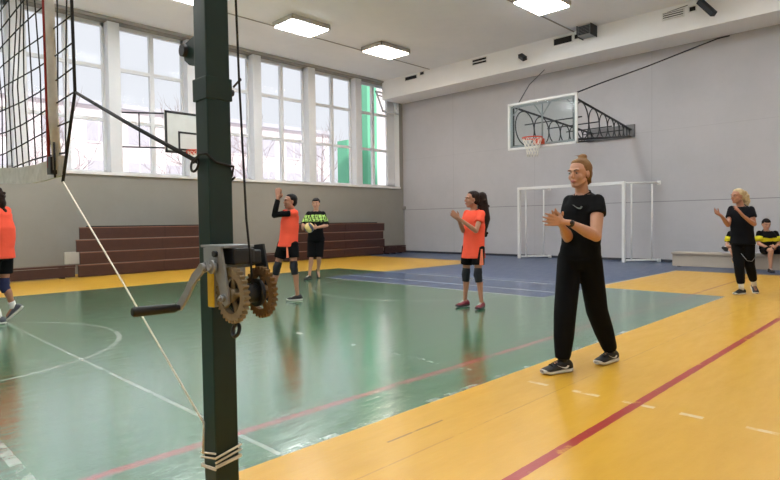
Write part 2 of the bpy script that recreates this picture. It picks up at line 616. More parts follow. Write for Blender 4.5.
# windows
FY = YW + 0.24
for k in range(NB):
    x1 = OX1 - BAY * k - (0.15 if k else 0.02)
    x0 = OX1 - BAY * (k + 1) + 0.15
    xm = (x0 + x1 - (0 if k else 0.38)) / 2
    we = bpy.data.objects.new('window_%d' % (k + 1), None)
    COL.objects.link(we)
    we.location = (xm, FY, SZ)
    struct(we, ('tall six light window, %s' % ['at the far end with the green wall outside', 'second from the far end', 'third from the far end', 'fourth from the far end', 'behind the dark green post', 'above the left stack of benches', 'behind the edge of the net', 'behind the net', 'near end of the hall', 'last at the near end'][k]), 'window')
    f = MB()
    og = (xm, FY, SZ)
    y0, y1 = FY, FY + 0.08
    f.box((x0, y0, SZ), (x0 + 0.07, y1, TZ)).box((x1 - (0.07 if k else 0.42), y0, SZ), (x1, y1, TZ))
    f.box((x0, y0, SZ), (x1, y1, SZ + 0.08)).box((x0, y0, TZ - 0.10), (x1, y1, TZ))
    put('frame', f, M['winframe'], we, og)
    put('mullion', MB().box((xm - 0.06, y0 - 0.02, SZ + 0.06), (xm + 0.06, y1, TZ - 0.08)), M['winframe'], we, og)
    for z in (3.93, 5.28):
        put('transom', MB().box((x0 + 0.05, y0 - 0.01, z - 0.045), (x1 - 0.05, y1, z + 0.045)), M['winframe'], we, og)
    put('pane', MB().box((x0 + 0.03, FY + 0.035, SZ + 0.04), (x1 - 0.03, FY + 0.045, TZ - 0.05)), M['glass'], we, og)
    if k == 0:
        r = Matrix.Rotation(math.radians(-24), 3, 'X')
        v = MB()
        cx0, cx1 = xm + 0.02, x1 - 0.06
        c = Vector(((cx0 + cx1) / 2, FY - 0.22, 5.74))
        for (a, b) in (((-0.44, -0.02, -0.46), (0.44, 0.02, -0.40)), ((-0.44, -0.02, 0.40), (0.44, 0.02, 0.46)), ((-0.44, -0.02, -0.46), (-0.38, 0.02, 0.46)), ((0.38, -0.02, -0.46), (0.44, 0.02, 0.46))):
            m0 = MB().box(a, b)
            bmesh.ops.transform(m0.bm, matrix=Matrix.Translation(c) @ r.to_4x4(), verts=m0.bm.verts)
            me = m0.mesh('t')
            v.bm.from_mesh(me)
            bpy.data.meshes.remove(me)
        put('vent_sash', v, M['winframe'], we, og)
        put('stay', MB().cyl((x1 - 0.95, FY - 0.02, 6.02), (x1 - 0.10, FY - 0.10, 5.95), 0.02), M['darkmetal'], we, og)

# ------------------------------------------------------------------ outdoors
g0 = put('ground_snow', MB().box((-60, YW + DEP, -0.4), (110, 120, -0.15)), M['snow'])
g0['kind'] = 'structure'
tag(g0, 'snow covered yard outside the windows', 'ground')


def block(name, label, x0, x1, y, dep, h, mwall, nx, nz, fz, dz):
    b = thing(name, label, 'building', ((x0 + x1) / 2, y, -0.15))
    og = b.location.copy()
    put('wall', MB().box((x0, y, -0.15), (x1, y + dep, h)), mwall, b, og)
    put('roof', MB().box((x0 - 0.3, y - 0.4, h), (x1 + 0.3, y + dep + 0.3, h + 0.35)), M['roofgrey'], b, og)
    st = (x1 - x0) / nx
    for i in range(nx):
        for j in range(nz):
            cx = x0 + st * (i + 0.5)
            z = fz + dz * j
            q = put('window', MB().box((cx - 0.8, y - 0.06, z), (cx + 0.8, y + 0.1, z + 1.5)), M['facwin'], b, og)
            if (i + j) % 2 == 0:
                put('window_frame', MB().box((cx - 0.9, y - 0.10, z - 0.12), (cx + 0.9, y - 0.04, z)).box((cx - 0.04, y - 0.10, z), (cx + 0.04, y - 0.05, z + 1.5)), M['facade'], q)
                for o in (q.children[-1],):
                    o.data.transform(Matrix.Translation(-og))
    return b


block('apartment_building', 'long pale pink panel building across the yard, seen through the windows', 2, 37, 45, 12, 10.0, M['facade'], 12, 3, 1.6, 2.9)
block('apartment_building', 'cream panel building beyond the bare trees, seen through the left windows', -14, 1.4, 47, 12, 10.3, M['facadeb'], 5, 3, 1.6, 2.9)
ga = thing('annex_building', 'mint green annex outside the last window at the far end', 'building', (17.6, 19.6, -0.15))
og = ga.location.copy()
put('wall', MB().box((17.2, 19.6, -0.15), (17.9, 20.3, 4.95)), M['greenwall'], ga, og)
put('tower', MB().box((17.9, 19.0, -0.15), (18.5, 20.3, 9.2)), M['greenwall'], ga, og)
put('side_wing', MB().box((18.5, 19.3, -0.15), (23, 20.2, 9.0)), M['facade'], ga, og)


def bare_tree(x, y, h, seed, label):
    rnd = random.Random(seed)
    b = thing('bare_tree', label, 'tree', (x, y, -0.15), group='bare trees in the yard')
    tr = MB()
    tr.tube([(0, 0, 0), (0.05, 0, h * 0.3), (0, 0.1, h * 0.65), (0.05, 0, h)], [0.11, 0.09, 0.05, 0.015], 7)
    put('trunk', tr, M['bark'], b)
    br = MB()

    def branch(p, d, L, r, lev):
        pts = [p]
        dd = d.copy()
        for i in range(4):
            dd = (dd + Vector((rnd.uniform(-.25, .25), rnd.uniform(-.25, .25), rnd.uniform(-.05, .2)))).normalized()
            pts.append(pts[-1] + dd * L / 4)
        br.tube(pts, [r, r * .8, r * .6, r * .45, r * .3], 4)
        if lev < 2:
            for i in range(5):
                q = pts[1 + i % 4]
                nd = (dd + Vector((rnd.uniform(-1, 1), rnd.uniform(-1, 1), rnd.uniform(-.3, .7)))).normalized()
                branch(q, nd, L * rnd.uniform(.45, .65), r * .5, lev + 1)
    for i in range(13):
        z = h * (0.25 + 0.7 * i / 13)
        a = rnd.uniform(0, 2 * PI)
        branch(Vector((0, 0, z)), Vector((math.cos(a), math.sin(a), 0.7)).normalized(), h * 0.38 * (1.15 - 0.7 * i / 13), 0.03, 0)
    put('branches', br, M['bark'], b)
    return b


for i, (x, y, h, l) in enumerate(((8.6, 31, 7.0, 'bare tree in the yard, seen beside the grey backboard'), (14.8, 30, 7.6, 'bare tree in the yard, nearest the middle windows'),
                                  (19.3, 30.5, 7.2, 'tall bare tree in the yard, right of the middle windows'), (22.5, 28, 6.8, 'bare tree in the yard, left of the mint green annex'),
                                  (3.5, 29, 6.4, 'bare tree in the yard, seen through the volleyball net'))):
    bare_tree(x, y, h, i + 3, l)

# ------------------------------------------------------------------ ceiling lamps
lamp_proto = {}
nm = {12.4: 'in the row by the windows', 7.1: 'in the middle row', 1.8: 'in the row over the yellow floor'}
px_names = ['at the far end', 'second from the far end', 'third from the far end', 'fourth from the far end', 'fifth from the far end', 'sixth from the far end']
for yy in (12.4, 7.1, 1.8):
    for k in range(6):
        xx = 12.5 - 3.17 * k
        warm = (k == 0 and yy > 12)
        key = warm
        lb = 'square %swhite ceiling lamp %s, %s' % ('warm ' if warm else '', nm[yy], px_names[k])
        if key not in lamp_proto:
            L = thing('ceiling_lamp', lb, 'lamp', (xx, yy, ZC), group='ceiling lamps of the hall')
            hb = MB().box((-0.62, -0.44, -0.12), (-0.58, 0.44, 0)).box((0.58, -0.44, -0.12), (0.62, 0.44, 0)).box((-0.62, -0.44, -0.12), (0.62, -0.40, 0)).box((-0.62, 0.40, -0.12), (0.62, 0.44, 0))
            hb.box((-0.62, -0.44, -0.02), (0.62, 0.44, 0))
            put('housing', hb, M['lampframe'], L)
            put('crossbar', MB().box((-0.012, -0.40, -0.150), (0.012, 0.40, -0.02)), M['lampframe'], L)
            for sx_ in (-1, 1):
                put('diffuser', MB().box((min(0.014 * sx_, 0.578 * sx_), -0.398, -0.145), (max(0.014 * sx_, 0.578 * sx_), 0.398, -0.085)), M['lampwarm' if warm else 'lamp'], L)
            lamp_proto[key] = L
        else:
            L = copy_tree(lamp_proto[key])
            L.location = (xx, yy, ZC)
            L['label'] = lb

# ------------------------------------------------------------------ things on the beam
BX = 15.3


def vent(y0, y1, z0, z1, label, slat=False):
    v = thing('wall_vent', label, 'vent', (BX, (y0 + y1) / 2, (z0 + z1) / 2), group='small vents in the beam')
    og = v.location.copy()
    e = 0.025
    put('frame', MB().box((BX - 0.02, y0 - e, z0 - e), (BX, y1 + e, z0)).box((BX - 0.02, y0 - e, z1), (BX, y1 + e, z1 + e)).box((BX - 0.02, y0 - e, z0), (BX, y0, z1)).box((BX - 0.02, y1, z0), (BX, y1 + e, z1)), M['whitepaint'], v, og)
    put('recess', MB().box((BX - 0.006, y0, z0), (BX, y1, z1)), M['ventdark'], v, og)
    if slat:
        s_ = MB()
        for i in range(slat):
            z = z0 + (z1 - z0) * (i + 0.5) / slat
            s_.box((BX - 0.025, y0, z - 0.018), (BX - 0.008, y1, z + 0.008))
        put('slats', s_, M['whitepaint'], v, og)


vent(13.64, 14.2, 6.30, 6.42, 'dark slot vent in the white beam nearest the windows')
vent(13.30, 13.48, 6.37, 6.47, 'small square hole in the beam beside the corner slot')
vent(10.66, 11.2, 6.26, 6.42, 'dark vent with one bar in the beam, left of the small floodlight', 1)
vent(7.74, 8.30, 6.24, 6.42, 'dark slot vent in the beam above the glass backboard')
vent(7.50, 7.66, 6.28, 6.40, 'small square hole in the beam above the glass backboard')
vent(4.80, 5.28, 6.20, 6.36, 'slatted vent at the right end of the beam', 3)
vent(4.52, 4.66, 6.25, 6.36, 'small square hole in the beam beside the slatted vent')
lb = thing('louvre_box', 'grey louvred box on the beam above the glass backboard', 'vent', (BX, 7.22, 6.42))
og = lb.location.copy()
put('housing', MB().box((BX - 0.36, 7.02, 6.22), (BX, 7.40, 6.48), bev=0.01), M['greymetal'], lb, og)
s_ = MB()
for i in range(6):
    s_.box((BX - 0.375, 7.05, 6.245 + i * 0.038), (BX - 0.358, 7.37, 6.268 + i * 0.038))
put('louvres', s_, M['darkmetal'], lb, og)
for y_ in (7.40, 7.005):
    put('flange', MB().box((BX - 0.39, y_, 6.19), (BX, y_ + 0.015, 6.495)), M['darkmetal'], lb, og)


def flood(y, z, lab, L=0.42, dirv=(-0.35, -0.75, -0.55)):
    f = thing('floodlight', lab, 'lamp', (BX, y, z))
    og = f.location.copy()
    c = Vector((BX - 0.22, y, z))
    put('bracket', MB().cyl((BX, y, z + 0.02), tuple(c), 0.018, seg=8).cyl((BX - 0.02, y + 0.08, z + 0.05), (BX, y + 0.08, z + 0.05), 0.03, seg=8), M['darkmetal'], f, og)
    dv = Vector(dirv).normalized()
    q = Vector((0, 0, 1)).rotation_difference(dv).to_matrix()
    m0 = MB().box((-0.07, -0.06, -0.02), (0.07, 0.06, L), bev=0.01)
    bmesh.ops.transform(m0.bm, matrix=Matrix.Translation(c) @ q.to_4x4(), verts=m0.bm.verts)
    put('housing', m0, M['darkmetal'], f, og)
    m1 = MB().box((-0.055, -0.064, 0.03), (0.055, -0.058, L - 0.05))
    bmesh.ops.transform(m1.bm, matrix=Matrix.Translation(c) @ q.to_4x4(), verts=m1.bm.verts)
    put('lens', m1, M['greymetal'], f, og)


flood(9.28, 6.12, 'small dark floodlight hung under the middle of the beam', 0.28)
flood(4.36, 6.36, 'long dark floodlight hung on the beam at its right end', 0.52, (-0.15, -0.62, -0.77))
tag(put('wire', MB().tube([(BX - 0.01, 5.3, 6.36), (BX - 0.02, 4.9, 6.40), (BX - 0.02, 4.70, 6.42)], 0.008, 6), M['cord']), 'thin dark wire along the beam above the slatted vent', 'wire')

# ------------------------------------------------------------------ glass backboard on the far wall
HB = thing('basketball_hoop', 'glass basketball backboard with orange rim on a long wall truss', 'basketball hoop', (XW, 6.96, 3.7))
og = HB.location.copy()
bx, by0, by1, bz0, bz1 = 12.2, 6.05, 7.87, 2.92, 4.06
f = MB()
for (y0, y1, z0, z1) in ((by0, by1, bz0, bz0 + 0.05), (by0, by1, bz1 - 0.05, bz1), (by0, by0 + 0.05, bz0, bz1), (by1 - 0.05, by1, bz0, bz1)):
    f.box((bx - 0.02, y0, z0), (bx + 0.03, y1, z1), bev=0.005)
put('board_frame', f, M['whitepaint'], HB, og)
put('glass_board', MB().box((bx, by0 + 0.03, bz0 + 0.03), (bx + 0.012, by1 - 0.03, bz1 - 0.03)), M['board_glass'], HB, og)
f = MB()
for (y0, y1, z0, z1) in ((by0 + .07, by1 - .07, bz0 + .07, bz0 + .11), (by0 + .07, by1 - .07, bz1 - .11, bz1 - .07), (by0 + .07, by0 + .11, bz0 + .07, bz1 - .07), (by1 - .11, by1 - .07, bz0 + .07, bz1 - .07)):
    f.box((bx + 0.035, y0, z0), (bx + 0.07, y1, z1))
yc = (by0 + by1) / 2
f.cyl((bx + .05, yc, bz1 - .09), (bx + .05, yc, bz0 + .1), 0.02, seg=8).cyl((bx + .05, yc + .22, bz1 - .09), (bx + .05, yc, bz1 - .4), 0.015, seg=8).cyl((bx + .05, yc - .22, bz1 - .09), (bx + .05, yc, bz1 - .4), 0.015, seg=8)
for sg, yy in ((1, by0 + .1), (-1, by1 - .1)):
    f.cyl((bx + .05, yy, bz1 - .3), (bx + .05, yy + sg * .2, bz1 - .09), 0.015, seg=8)
put('back_frame', f, M['greymetal'], HB, og)
for sd, (ya, yb) in enumerate(((by0 + 0.12, 6.50), (by1 - 0.12, 7.60))):
    tp0, tp1 = Vector((bx + 0.06, ya, bz1 - 0.08)), Vector((XW - 0.07, yb, 3.72))
    bt0, bt1 = Vector((bx + 0.06, ya, bz0 + 0.10)), Vector((XW - 0.07, yb, 3.52))
    tr = MB().cyl(tp0, tp1, 0.026, seg=8).cyl(bt0, bt1, 0.026, seg=8).cyl(tp0, bt0, 0.02, seg=8)
    s = 0.02
    while s < 0.93:
        hgt = (tp0.lerp(tp1, s) - bt0.lerp(bt1, s)).length
        rr = hgt * 0.44
        L = (tp1 - tp0).length
        sc_ = s + rr / L
        if sc_ + rr / L > 1.0:
            break
        c = (tp0.lerp(tp1, sc_) + bt0.lerp(bt1, sc_)) / 2
        rr = (tp0.lerp(tp1, sc_) - bt0.lerp(bt1, sc_)).length / 2 * 0.97
        ax = (tp1 - tp0).normalized()
        tr.tube([c + (ax * math.cos(a) + Vector((0, 0, 1)) * math.sin(a)) * rr for a in [2 * PI * i / 24 for i in range(24)]], 0.014, 6, closed=True)
        s = sc_ + rr / L * 1.02
    put('side_truss', tr, M['darkmetal'], HB, og)
cb = MB()
for s, z in ((0.12, 'm'), (0.38, 'm'), (0.62, 'm'), (0.85, 'm')):
    x = bx + 0.06 + s * (XW - 0.07 - bx - 0.06)
    ya = by0 + .12 + s * (6.50 - by0 - .12)
    yb = by1 - .12 + s * (7.60 - by1 + .12)
    zt = (bz1 - .08) + s * (3.72 - bz1 + .08)
    zb = (bz0 + .1) + s * (3.52 - bz0 - .1)
    cb.cyl((x, ya, zt * 0.6 + zb * 0.4), (x, yb, zt * 0.6 + zb * 0.4), 0.014, seg=8)
cb.cyl((bx + .4, by0 + .15, bz0 + .14), (XW - .3, 7.5, 3.5), 0.012, seg=8)
put('cross_rods', cb, M['darkmetal'], HB, og)
put('wall_plate', MB().box((XW - 0.07, 6.40, 3.50), (XW, 7.80, 3.86), bev=0.01), M['boardgrey'], HB, og)
put('rim', MB().tube([(bx - 0.40 + 0.225 * math.cos(a), 6.96 + 0.225 * math.sin(a), 3.10) for a in [2 * PI * i / 32 for i in range(32)]], 0.016, 8, closed=True)
    .box((bx - 0.19, 6.86, 2.98), (bx - 0.02, 7.06, 3.11)), M['rim'], HB, og)


def hoop_net(c, r, h, n=12, rows=5):
    nb = MB()
    for k in range(n):
        for sgn in (1, -1):
            pts = []
            for j in range(rows + 1):
                t = j / rows
                a = 2 * PI * (k + sgn * 0.5 * j) / n
                rr = r * (1 - 0.45 * min(1, t * 1.3))
                pts.append((c[0] + rr * math.cos(a), c[1] + rr * math.sin(a), c[2] - h * t))
            nb.tube(pts, 0.006, 5)
    return nb


put('net', hoop_net((bx - 0.40, 6.96, 3.09), 0.225, 0.42), M['netwhite'], HB, og)
tag(put('stay_cable', MB().tube([(bx + .05, 7.6, bz1), (14.1, 8.4, 4.95), (15.9, 8.95, 5.785)], 0.012, 6), M['darkmetal']), 'thin steel cable from glass backboard up to the beam, left one', 'cable')
tag(put('power_cable', MB().tube([(bx + .05, 6.12, bz1), (13.2, 6.0, 4.40), (14.6, 5.4, 4.95), (15.7, 4.75, 5.45), (16.3, 4.3, 5.74), (16.38, 4.05, 5.77)], 0.016, 6), M['cord']), 'black cable sagging from the backboard top to the beam at right', 'cable')

# ------------------------------------------------------------------ grey backboard on the window wall
H2 = thing('basketball_hoop', 'grey white wooden backboard with black border before the windows', 'basketball hoop', (6.9, YW, 3.5))
og = H2.location.copy()
x0, x1, z0, z1, y = 6.26, 7.54, 3.0, 4.05, 14.0
put('board', MB().box((x0, y, z0), (x1, y + 0.03, z1)), mat('grey_white_board', S(196, 198, 194), 0.6), H2, og)
f = MB()
for a, b in (((x0, z0), (x1, z0 + .06)), ((x0, z1 - .06), (x1, z1)), ((x0, z0), (x0 + .06, z1)), ((x1 - .06, z0), (x1, z1))):
    f.box((a[0], y - 0.006, a[1]), (b[0], y - 0.0, b[1]))
put('border', f, M['black'], H2, og)
f = MB()
for a, b in (((6.6, 3.08), (7.2, 3.13)), ((6.6, 3.51), (7.2, 3.56)), ((6.6, 3.08), (6.65, 3.56)), ((7.15, 3.08), (7.2, 3.56))):
    f.box((a[0], y - 0.006, a[1]), (b[0], y - 0.0, b[1]))
put('target_square', f, M['black'], H2, og)
put('rim', MB().tube([(6.9 + 0.225 * math.cos(a), y - 0.36 + 0.225 * math.sin(a), 3.05) for a in [2 * PI * i / 32 for i in range(32)]], 0.018, 8, closed=True).box((6.8, y - 0.16, 2.98), (7.0, y - 0.006, 3.10)), M['rim'], H2, og)
put('net', hoop_net((6.9, y - 0.36, 3.04), 0.225, 0.3), M['netwhite'], H2, og)
for xa, xb in ((5.76, 6.34), (8.04, 7.46)):
    arm = MB()
    for zw, zb in ((4.13, 3.98), (3.24, 3.12)):
        arm.cyl((xa, YW + 0.02, zw), (xb, y + 0.04, zb), 0.02, seg=8)
    arm.cyl((xa + (xb - xa) * .38, YW - (YW - y) * .38, 4.08), (xa + (xb - xa) * .38, YW - (YW - y) * .38, 3.20), 0.018, seg=8)
    arm.box((xa - .06, YW - 0.01, 3.1), (xa + .06, YW + .02, 4.25)) if False else None
    put('support_arm', arm, M['darkmetal'], H2, og)

# ------------------------------------------------------------------ handball goal on the far wall
GO = thing('handball_goal', 'white handball goal frame standing before the far wall', 'goal', (15.6, 8.0, 0))
og = GO.location.copy()
gx, ga_, gb_, gz = 15.6, 9.68, 6.40, 2.14
for yy in (ga_, gb_):
    put('post', MB().box((gx - .04, yy - .04, 0), (gx + .04, yy + .04, gz), bev=.006), M['whitepaint'], GO, og)
put('crossbar', MB().box((gx - .04, gb_ - .04, gz), (gx + .04, ga_ + .04, gz + .08), bev=.006), M['whitepaint'], GO, og)
for yy in (ga_, gb_):
    e = Vector((16.24, yy - 0.70, 0))
    a = Vector((gx, yy, 0))
    sf = MB()
    for z in (0.06, gz + 0.03):
        sf.tube([a + Vector((0, 0, z)), e + Vector((0, 0, z))], 0.028, 8)
    for t_ in (0.22, 0.80):
        p = a.lerp(e, t_)
        sf.tube([p + Vector((0, 0, 0.06)), p + Vector((0, 0, gz + 0.03))], 0.024, 8)
    sf.cyl(e + Vector((0, 0, 0.0)), e + Vector((0, 0, 0.1)), 0.05, seg=10)
    sf.cyl(e + Vector((0, 0, gz - .02)), e + Vector((0, 0, gz + 0.08)), 0.05, seg=10)
    put('side_frame', sf, M['whitepaint'], GO, og)

# ------------------------------------------------------------------ benches
ANG = math.radians(3.4)


def row_pt(x):
    return Vector((x, 14.22 + (x - 3.0) * math.tan(ANG), 0))


def gym_bench_mesh(L):
    """low wooden gymnastics bench with its long seat, three feet and a rail"""
    seat = MB().box((-L / 2, -0.02, 0.26), (L / 2, 0.24, 0.30), bev=0.006)
    front = MB().box((-L / 2 + .01, -0.015, 0.03), (L / 2 - .01, 0.012, 0.25), bev=0.004)
    rail = MB().box((-L / 2 + .1, 0.09, 0.06), (L / 2 - .1, 0.15, 0.12), bev=0.004)
    return seat, front, rail


low_lab = {0: 'low dark red bench left of the tall bench stack', 1: 'low dark red bench between the two bench stacks', 2: 'short low dark bench in the far corner', 3: 'low dark red bench at the near end behind the net'}
for i, (xa, xb) in enumerate(((0.3, 4.22), (8.40, 10.62), (14.86, 16.1), (-3.9, 0.25))):
    p = row_pt((xa + xb) / 2)
    L = (xb - xa)
    b = thing('low_bench', low_lab[i], 'bench', (p.x, p.y + (0.03 if i == 2 else 0), 0), ANG, 'low benches along the window wall')
    s1, s2, s3 = gym_bench_mesh(L)
    put('seat', s1, M['wood'], b)
    put('front_board', s2, M['wood2'], b)
    put('rail', s3, M['wood2'], b)
    for xx in (-L / 2 + .25, 0, L / 2 - .25):
        put('leg', MB().box((xx - .03, 0.0, 0), (xx + .03, 0.22, 0.26)), M['wood2'], b)

lev = ['bottom', 'second from the bottom', 'third from the bottom', 'topmost']
protoB = None
for si, (xa, xb, snm) in enumerate(((4.28, 8.34, 'left stack'), (10.74, 14.84, 'right stack'))):
    L = 4.06
    p = row_pt((xa + xb) / 2)
    for j in range(4):
        lab = 'dark red bench lying on its side, %s of the %s' % (lev[j], snm)
        z = 0.29 * j
        if protoB is None:
            b = thing('gym_bench', lab, 'bench', (p.x, p.y, z), ANG, 'gym benches stacked under the windows')
            put('seat', MB().box((-L / 2, 0.0, 0.012), (L / 2, 0.035, 0.272), bev=0.006), M['wood'], b)
            put('edge', MB().box((-L / 2, -0.004, 0.270), (L / 2, 0.034, 0.290)), M['woodedge'], b)
            put('groove', MB().box((-L / 2, -0.003, 0.128), (L / 2, 0.0, 0.140)), M['wood2'], b)
            for xx in (-L / 2 + .22, 0.05, L / 2 - .22):
                put('leg', MB().box((xx - .03, 0.034, 0.02), (xx + .03, 0.34, 0.27)), M['wood2'], b)
            put('rail', MB().box((-L / 2 + .2, 0.20, 0.12), (L / 2 - .2, 0.26, 0.17)), M['wood2'], b)
            put('joint', MB().box((0.02, -0.006, 0.012), (0.05, -0.0, 0.272)), M['wood2'], b)
            protoB = b
        else:
            b = copy_tree(protoB)
            b.location = (p.x + (0.05 if j % 2 else -0.03), p.y + 0.015 * (j % 2), z)
            b['label'] = lab
    q = row_pt((xa + xb) / 2 + (0.1 if si == 0 else -0.1))
    tb = put('plank', MB().box((-1.85, 0, 0), (1.85, 0.16, 0.03)), M['black'])
    tb.location = (q.x, q.y + 0.08, 0.29 * 4 + 0.0)
    tb.rotation_euler = (0, 0, ANG)
    tag(tb, 'thin dark plank lying on top of the %s of benches' % snm, 'plank', 'planks on the bench stacks')
wb = put('junction_box', MB().box((4.30, YW - 0.06, 0.26), (4.62, YW, 0.56), bev=0.01), M['plate'])
tag(wb, 'small white box on the wall beside the left bench stack', 'box')

# bench by the far wall where the players sit
SB = thing('team_bench', 'long pale bench by the far wall under the seated players', 'bench', (15.1, 2.5, 0))
og = SB.location.copy()
put('seat', MB().box((14.92, 0.2, 0.31), (15.36, 4.95, 0.36), bev=0.008), M['benchpale'], SB, og)
put('front_board', MB().box((14.96, 0.22, 0.02), (14.99, 4.93, 0.31)), M['benchpale'], SB, og)
for yy in (0.4, 1.8, 3.3, 4.8):
    put('leg', MB().box((15.0, yy - .03, 0), (15.3, yy + .03, 0.31)), M['darkmetal'], SB, og)

# ------------------------------------------------------------------ volleyball post and winch
VP = thing('volleyball_post', 'dark green volleyball post in front with a hand winch', 'post', (0.672, 1.24, 0))
og = VP.location.copy()
VP.rotation_euler = Quaternion(Vector((math.cos(YAW), math.sin(YAW), 0)), math.radians(-0.14)).to_euler()   # leans a little
PX0, PY0, A = 0.646, 1.212, 0.059
PX1, PY1 = PX0 + A, PY0 + A
put('pole', MB().box((PX0, PY0, 0.0), (PX1, PY1, 2.55), bev=0.004), M['postgreen'], VP, og)
put('collar', MB().box((PX0 - .0035, PY0 - .0035, 1.478), (PX1 + .0035, PY1 + .0045, 1.53), bev=0.002), M['postgreen'], VP, og)
put('clamp_screw', MB().cyl((PX1, PY0 + .012, 1.502), (PX1 + .014, PY0 + .012, 1.502), 0.008, seg=8).cyl((PX1 + .006, PY0 - .004, 1.512), (PX1 + .020, PY0 - .010, 1.530), 0.0025, seg=8).ball((PX1 + .020, PY0 - .010, 1.531), 0.0045), M['darkmetal'], VP, og)
pb = put('pulley_bracket', MB().prism([(PX0 + .008, PY1 - .002, 1.568), (PX0 + .008, PY1 + .040, 1.574), (PX0 + .008, PY1 + .064, 1.590), (PX0 + .008, PY1 + .070, 1.612), (PX0 + .008, PY1 + .056, 1.630), (PX0 + .008, PY1 - .002, 1.640)], (0.014, 0, 0)), M['postgreen'], VP, og)
put('pulley', MB().cyl((PX0 - .002, PY1 + .058, 1.612), (PX0 + .030, PY1 + .058, 1.612), 0.015, seg=16), M['black'], pb, og)
put('cap', MB().box((PX0 - .003, PY0 - .003, 2.55), (PX1 + .003, PY1 + .003, 2.57)), M['black'], VP, og)
put('floor_socket', MB().cyl((0.673, 1.24, 0.0), (0.673, 1.24, 0.02), 0.075, seg=24), M['darkmetal'], VP, og)

W = subempty('winch', VP)
gc = Vector((0.632, 1.100, 1.037))


def gear(x, c, r, thick, nt_, hub, spokes=5):
    g_ = MB()
    # toothed ring (the teeth are the pattern of its rim)
    out, inn = [], []
    n = nt_ * 4
    for k in range(n):
        a = 2 * PI * k / n
        rr = r if (k % 4) in (0, 1) else r - 0.0065
        out.append((rr, a))
    ri = r * 0.66
    P = lambda rr, a, xx: Vector((xx, c.y + rr * math.cos(a), c.z + rr * math.sin(a)))
    rings = [[P(ri, a, x) for _, a in out], [P(rr, a, x) for rr, a in out], [P(rr, a, x + thick) for rr, a in out], [P(ri, a, x + thick) for _, a in out]]
    g_.loft(rings, smooth=False, closed=True)
    # raised inner flange
    for k in range(spokes):
        a = 2 * PI * k / spokes + 0.5
        g_.cyl(P(0.01, a, x + thick / 2), P(ri + .004, a, x + thick / 2), 0.0055, seg=8)
    g_.cyl((x - .004, c.y, c.z), (x + thick + .004, c.y, c.z), hub, seg=20)
    return g_


put('gear_wheel', gear(0.628, gc, 0.061, 0.013, 30, 0.016), M['gear'], W, og)
put('gear_wheel', gear(0.700, gc, 0.058, 0.012, 28, 0.016), M['rust'], W, og, 'rust brown gear wheel')
put('drum', MB().cyl((0.641, gc.y, gc.z), (0.70, gc.y, gc.z), 0.022, seg=20).cyl((0.690, gc.y, gc.z), (0.6985, gc.y, gc.z), 0.031, seg=24).cyl((0.642, gc.y, gc.z), (0.648, gc.y, gc.z), 0.036, seg=24), M['darkmetal'], W, og)
pl = [(1.190, 1.138), (1.115, 1.144), (1.088, 1.045), (1.088, 1.022), (1.100, 1.014), (1.114, 1.020), (1.128, 1.060), (1.150, 1.095), (1.190, 1.088)]
put('side_plate', MB().prism([(0.616, a, b) for a, b in pl], (0.005, 0, 0)), M['greymetal'], W, og)
put('side_plate', MB().prism([(0.722, a, b) for a, b in pl], (0.005, 0, 0)), M['darkmetal'], W, og)
put('mount_plate', MB().box((0.636, 1.200, 1.00), (0.727, 1.2115, 1.140)).box((0.617, 1.10, 1.139), (0.69, 1.205, 1.144)), M['greymetal'], W, og)
put('brake_housing', MB().box((0.632, 1.085, 1.102), (0.684, 1.19, 1.138), bev=0.006).box((0.684, 1.095, 1.102), (0.706, 1.18, 1.132), bev=0.004), M['navy'], W, og)
put('warning_label', MB().box((0.6145, 1.150, 1.012), (0.6165, 1.170, 1.086)).box((0.6155, 1.146, 1.008), (0.6165, 1.174, 1.090)), M['yellow_label'], W, og)
put('bolt', MB().cyl((0.606, 1.104, 1.032), (0.617, 1.104, 1.032), 0.008, seg=6).cyl((0.602, 1.104, 1.032), (0.607, 1.104, 1.032), 0.004, seg=8), M['greymetal'], W, og)
put('bolt', MB().cyl((0.608, 1.132, 1.126), (0.617, 1.132, 1.126), 0.007, seg=6), M['darkmetal'], W, og)
ax = Vector((0.598, 1.136, 1.098))
put('pinion_axle', MB().cyl((0.580, ax.y, ax.z), (0.70, ax.y, ax.z), 0.006, seg=12).cyl((0.603, ax.y, ax.z), (0.612, ax.y, ax.z), 0.015, seg=16).cyl((0.580, ax.y, ax.z), (0.588, ax.y, ax.z), 0.010, seg=6), M['greymetal'], W, og)
# crank: a bent flat bar
cr = [(1.128, 1.102), (1.155, 1.094), (1.190, 1.072), (1.232, 1.030), (1.268, 1.000)]
wdt = 0.0105
left, right = [], []
for i, (a, b) in enumerate(cr):
    t = Vector((cr[min(i + 1, 4)][0] - cr[max(i - 1, 0)][0], cr[min(i + 1, 4)][1] - cr[max(i - 1, 0)][1])).normalized()
    n = Vector((-t.y, t.x))
    left.append((0.590, a + n.x * wdt, b + n.y * wdt))
    right.append((0.590, a - n.x * wdt, b - n.y * wdt))
put('crank_arm', MB().prism(left + right[::-1], (0.006, 0, 0)), M['greymetal'], W, og)
put('crank_grip', MB().tube([(0.592, 1.262, 1.000), (0.584, 1.262, 1.000), (0.580, 1.262, 1.000), (0.488, 1.262, 1.002), (0.484, 1.262, 1.002)], [0.006, 0.007, 0.0105, 0.0115, 0.0085], 16), M['black'], W, og)
put('hook_ring', MB().tube([(0.655 + 0.004 * math.sin(a), 1.125 + 0.013 * math.cos(a), 0.955 + 0.013 * math.sin(a)) for a in [2 * PI * i / 20 for i in range(20)]], 0.0045, 8, closed=True).cyl((0.655, 1.125, 0.966), (0.655, 1.130, 0.998), 0.004, seg=8), M['darkmetal'], W, og)
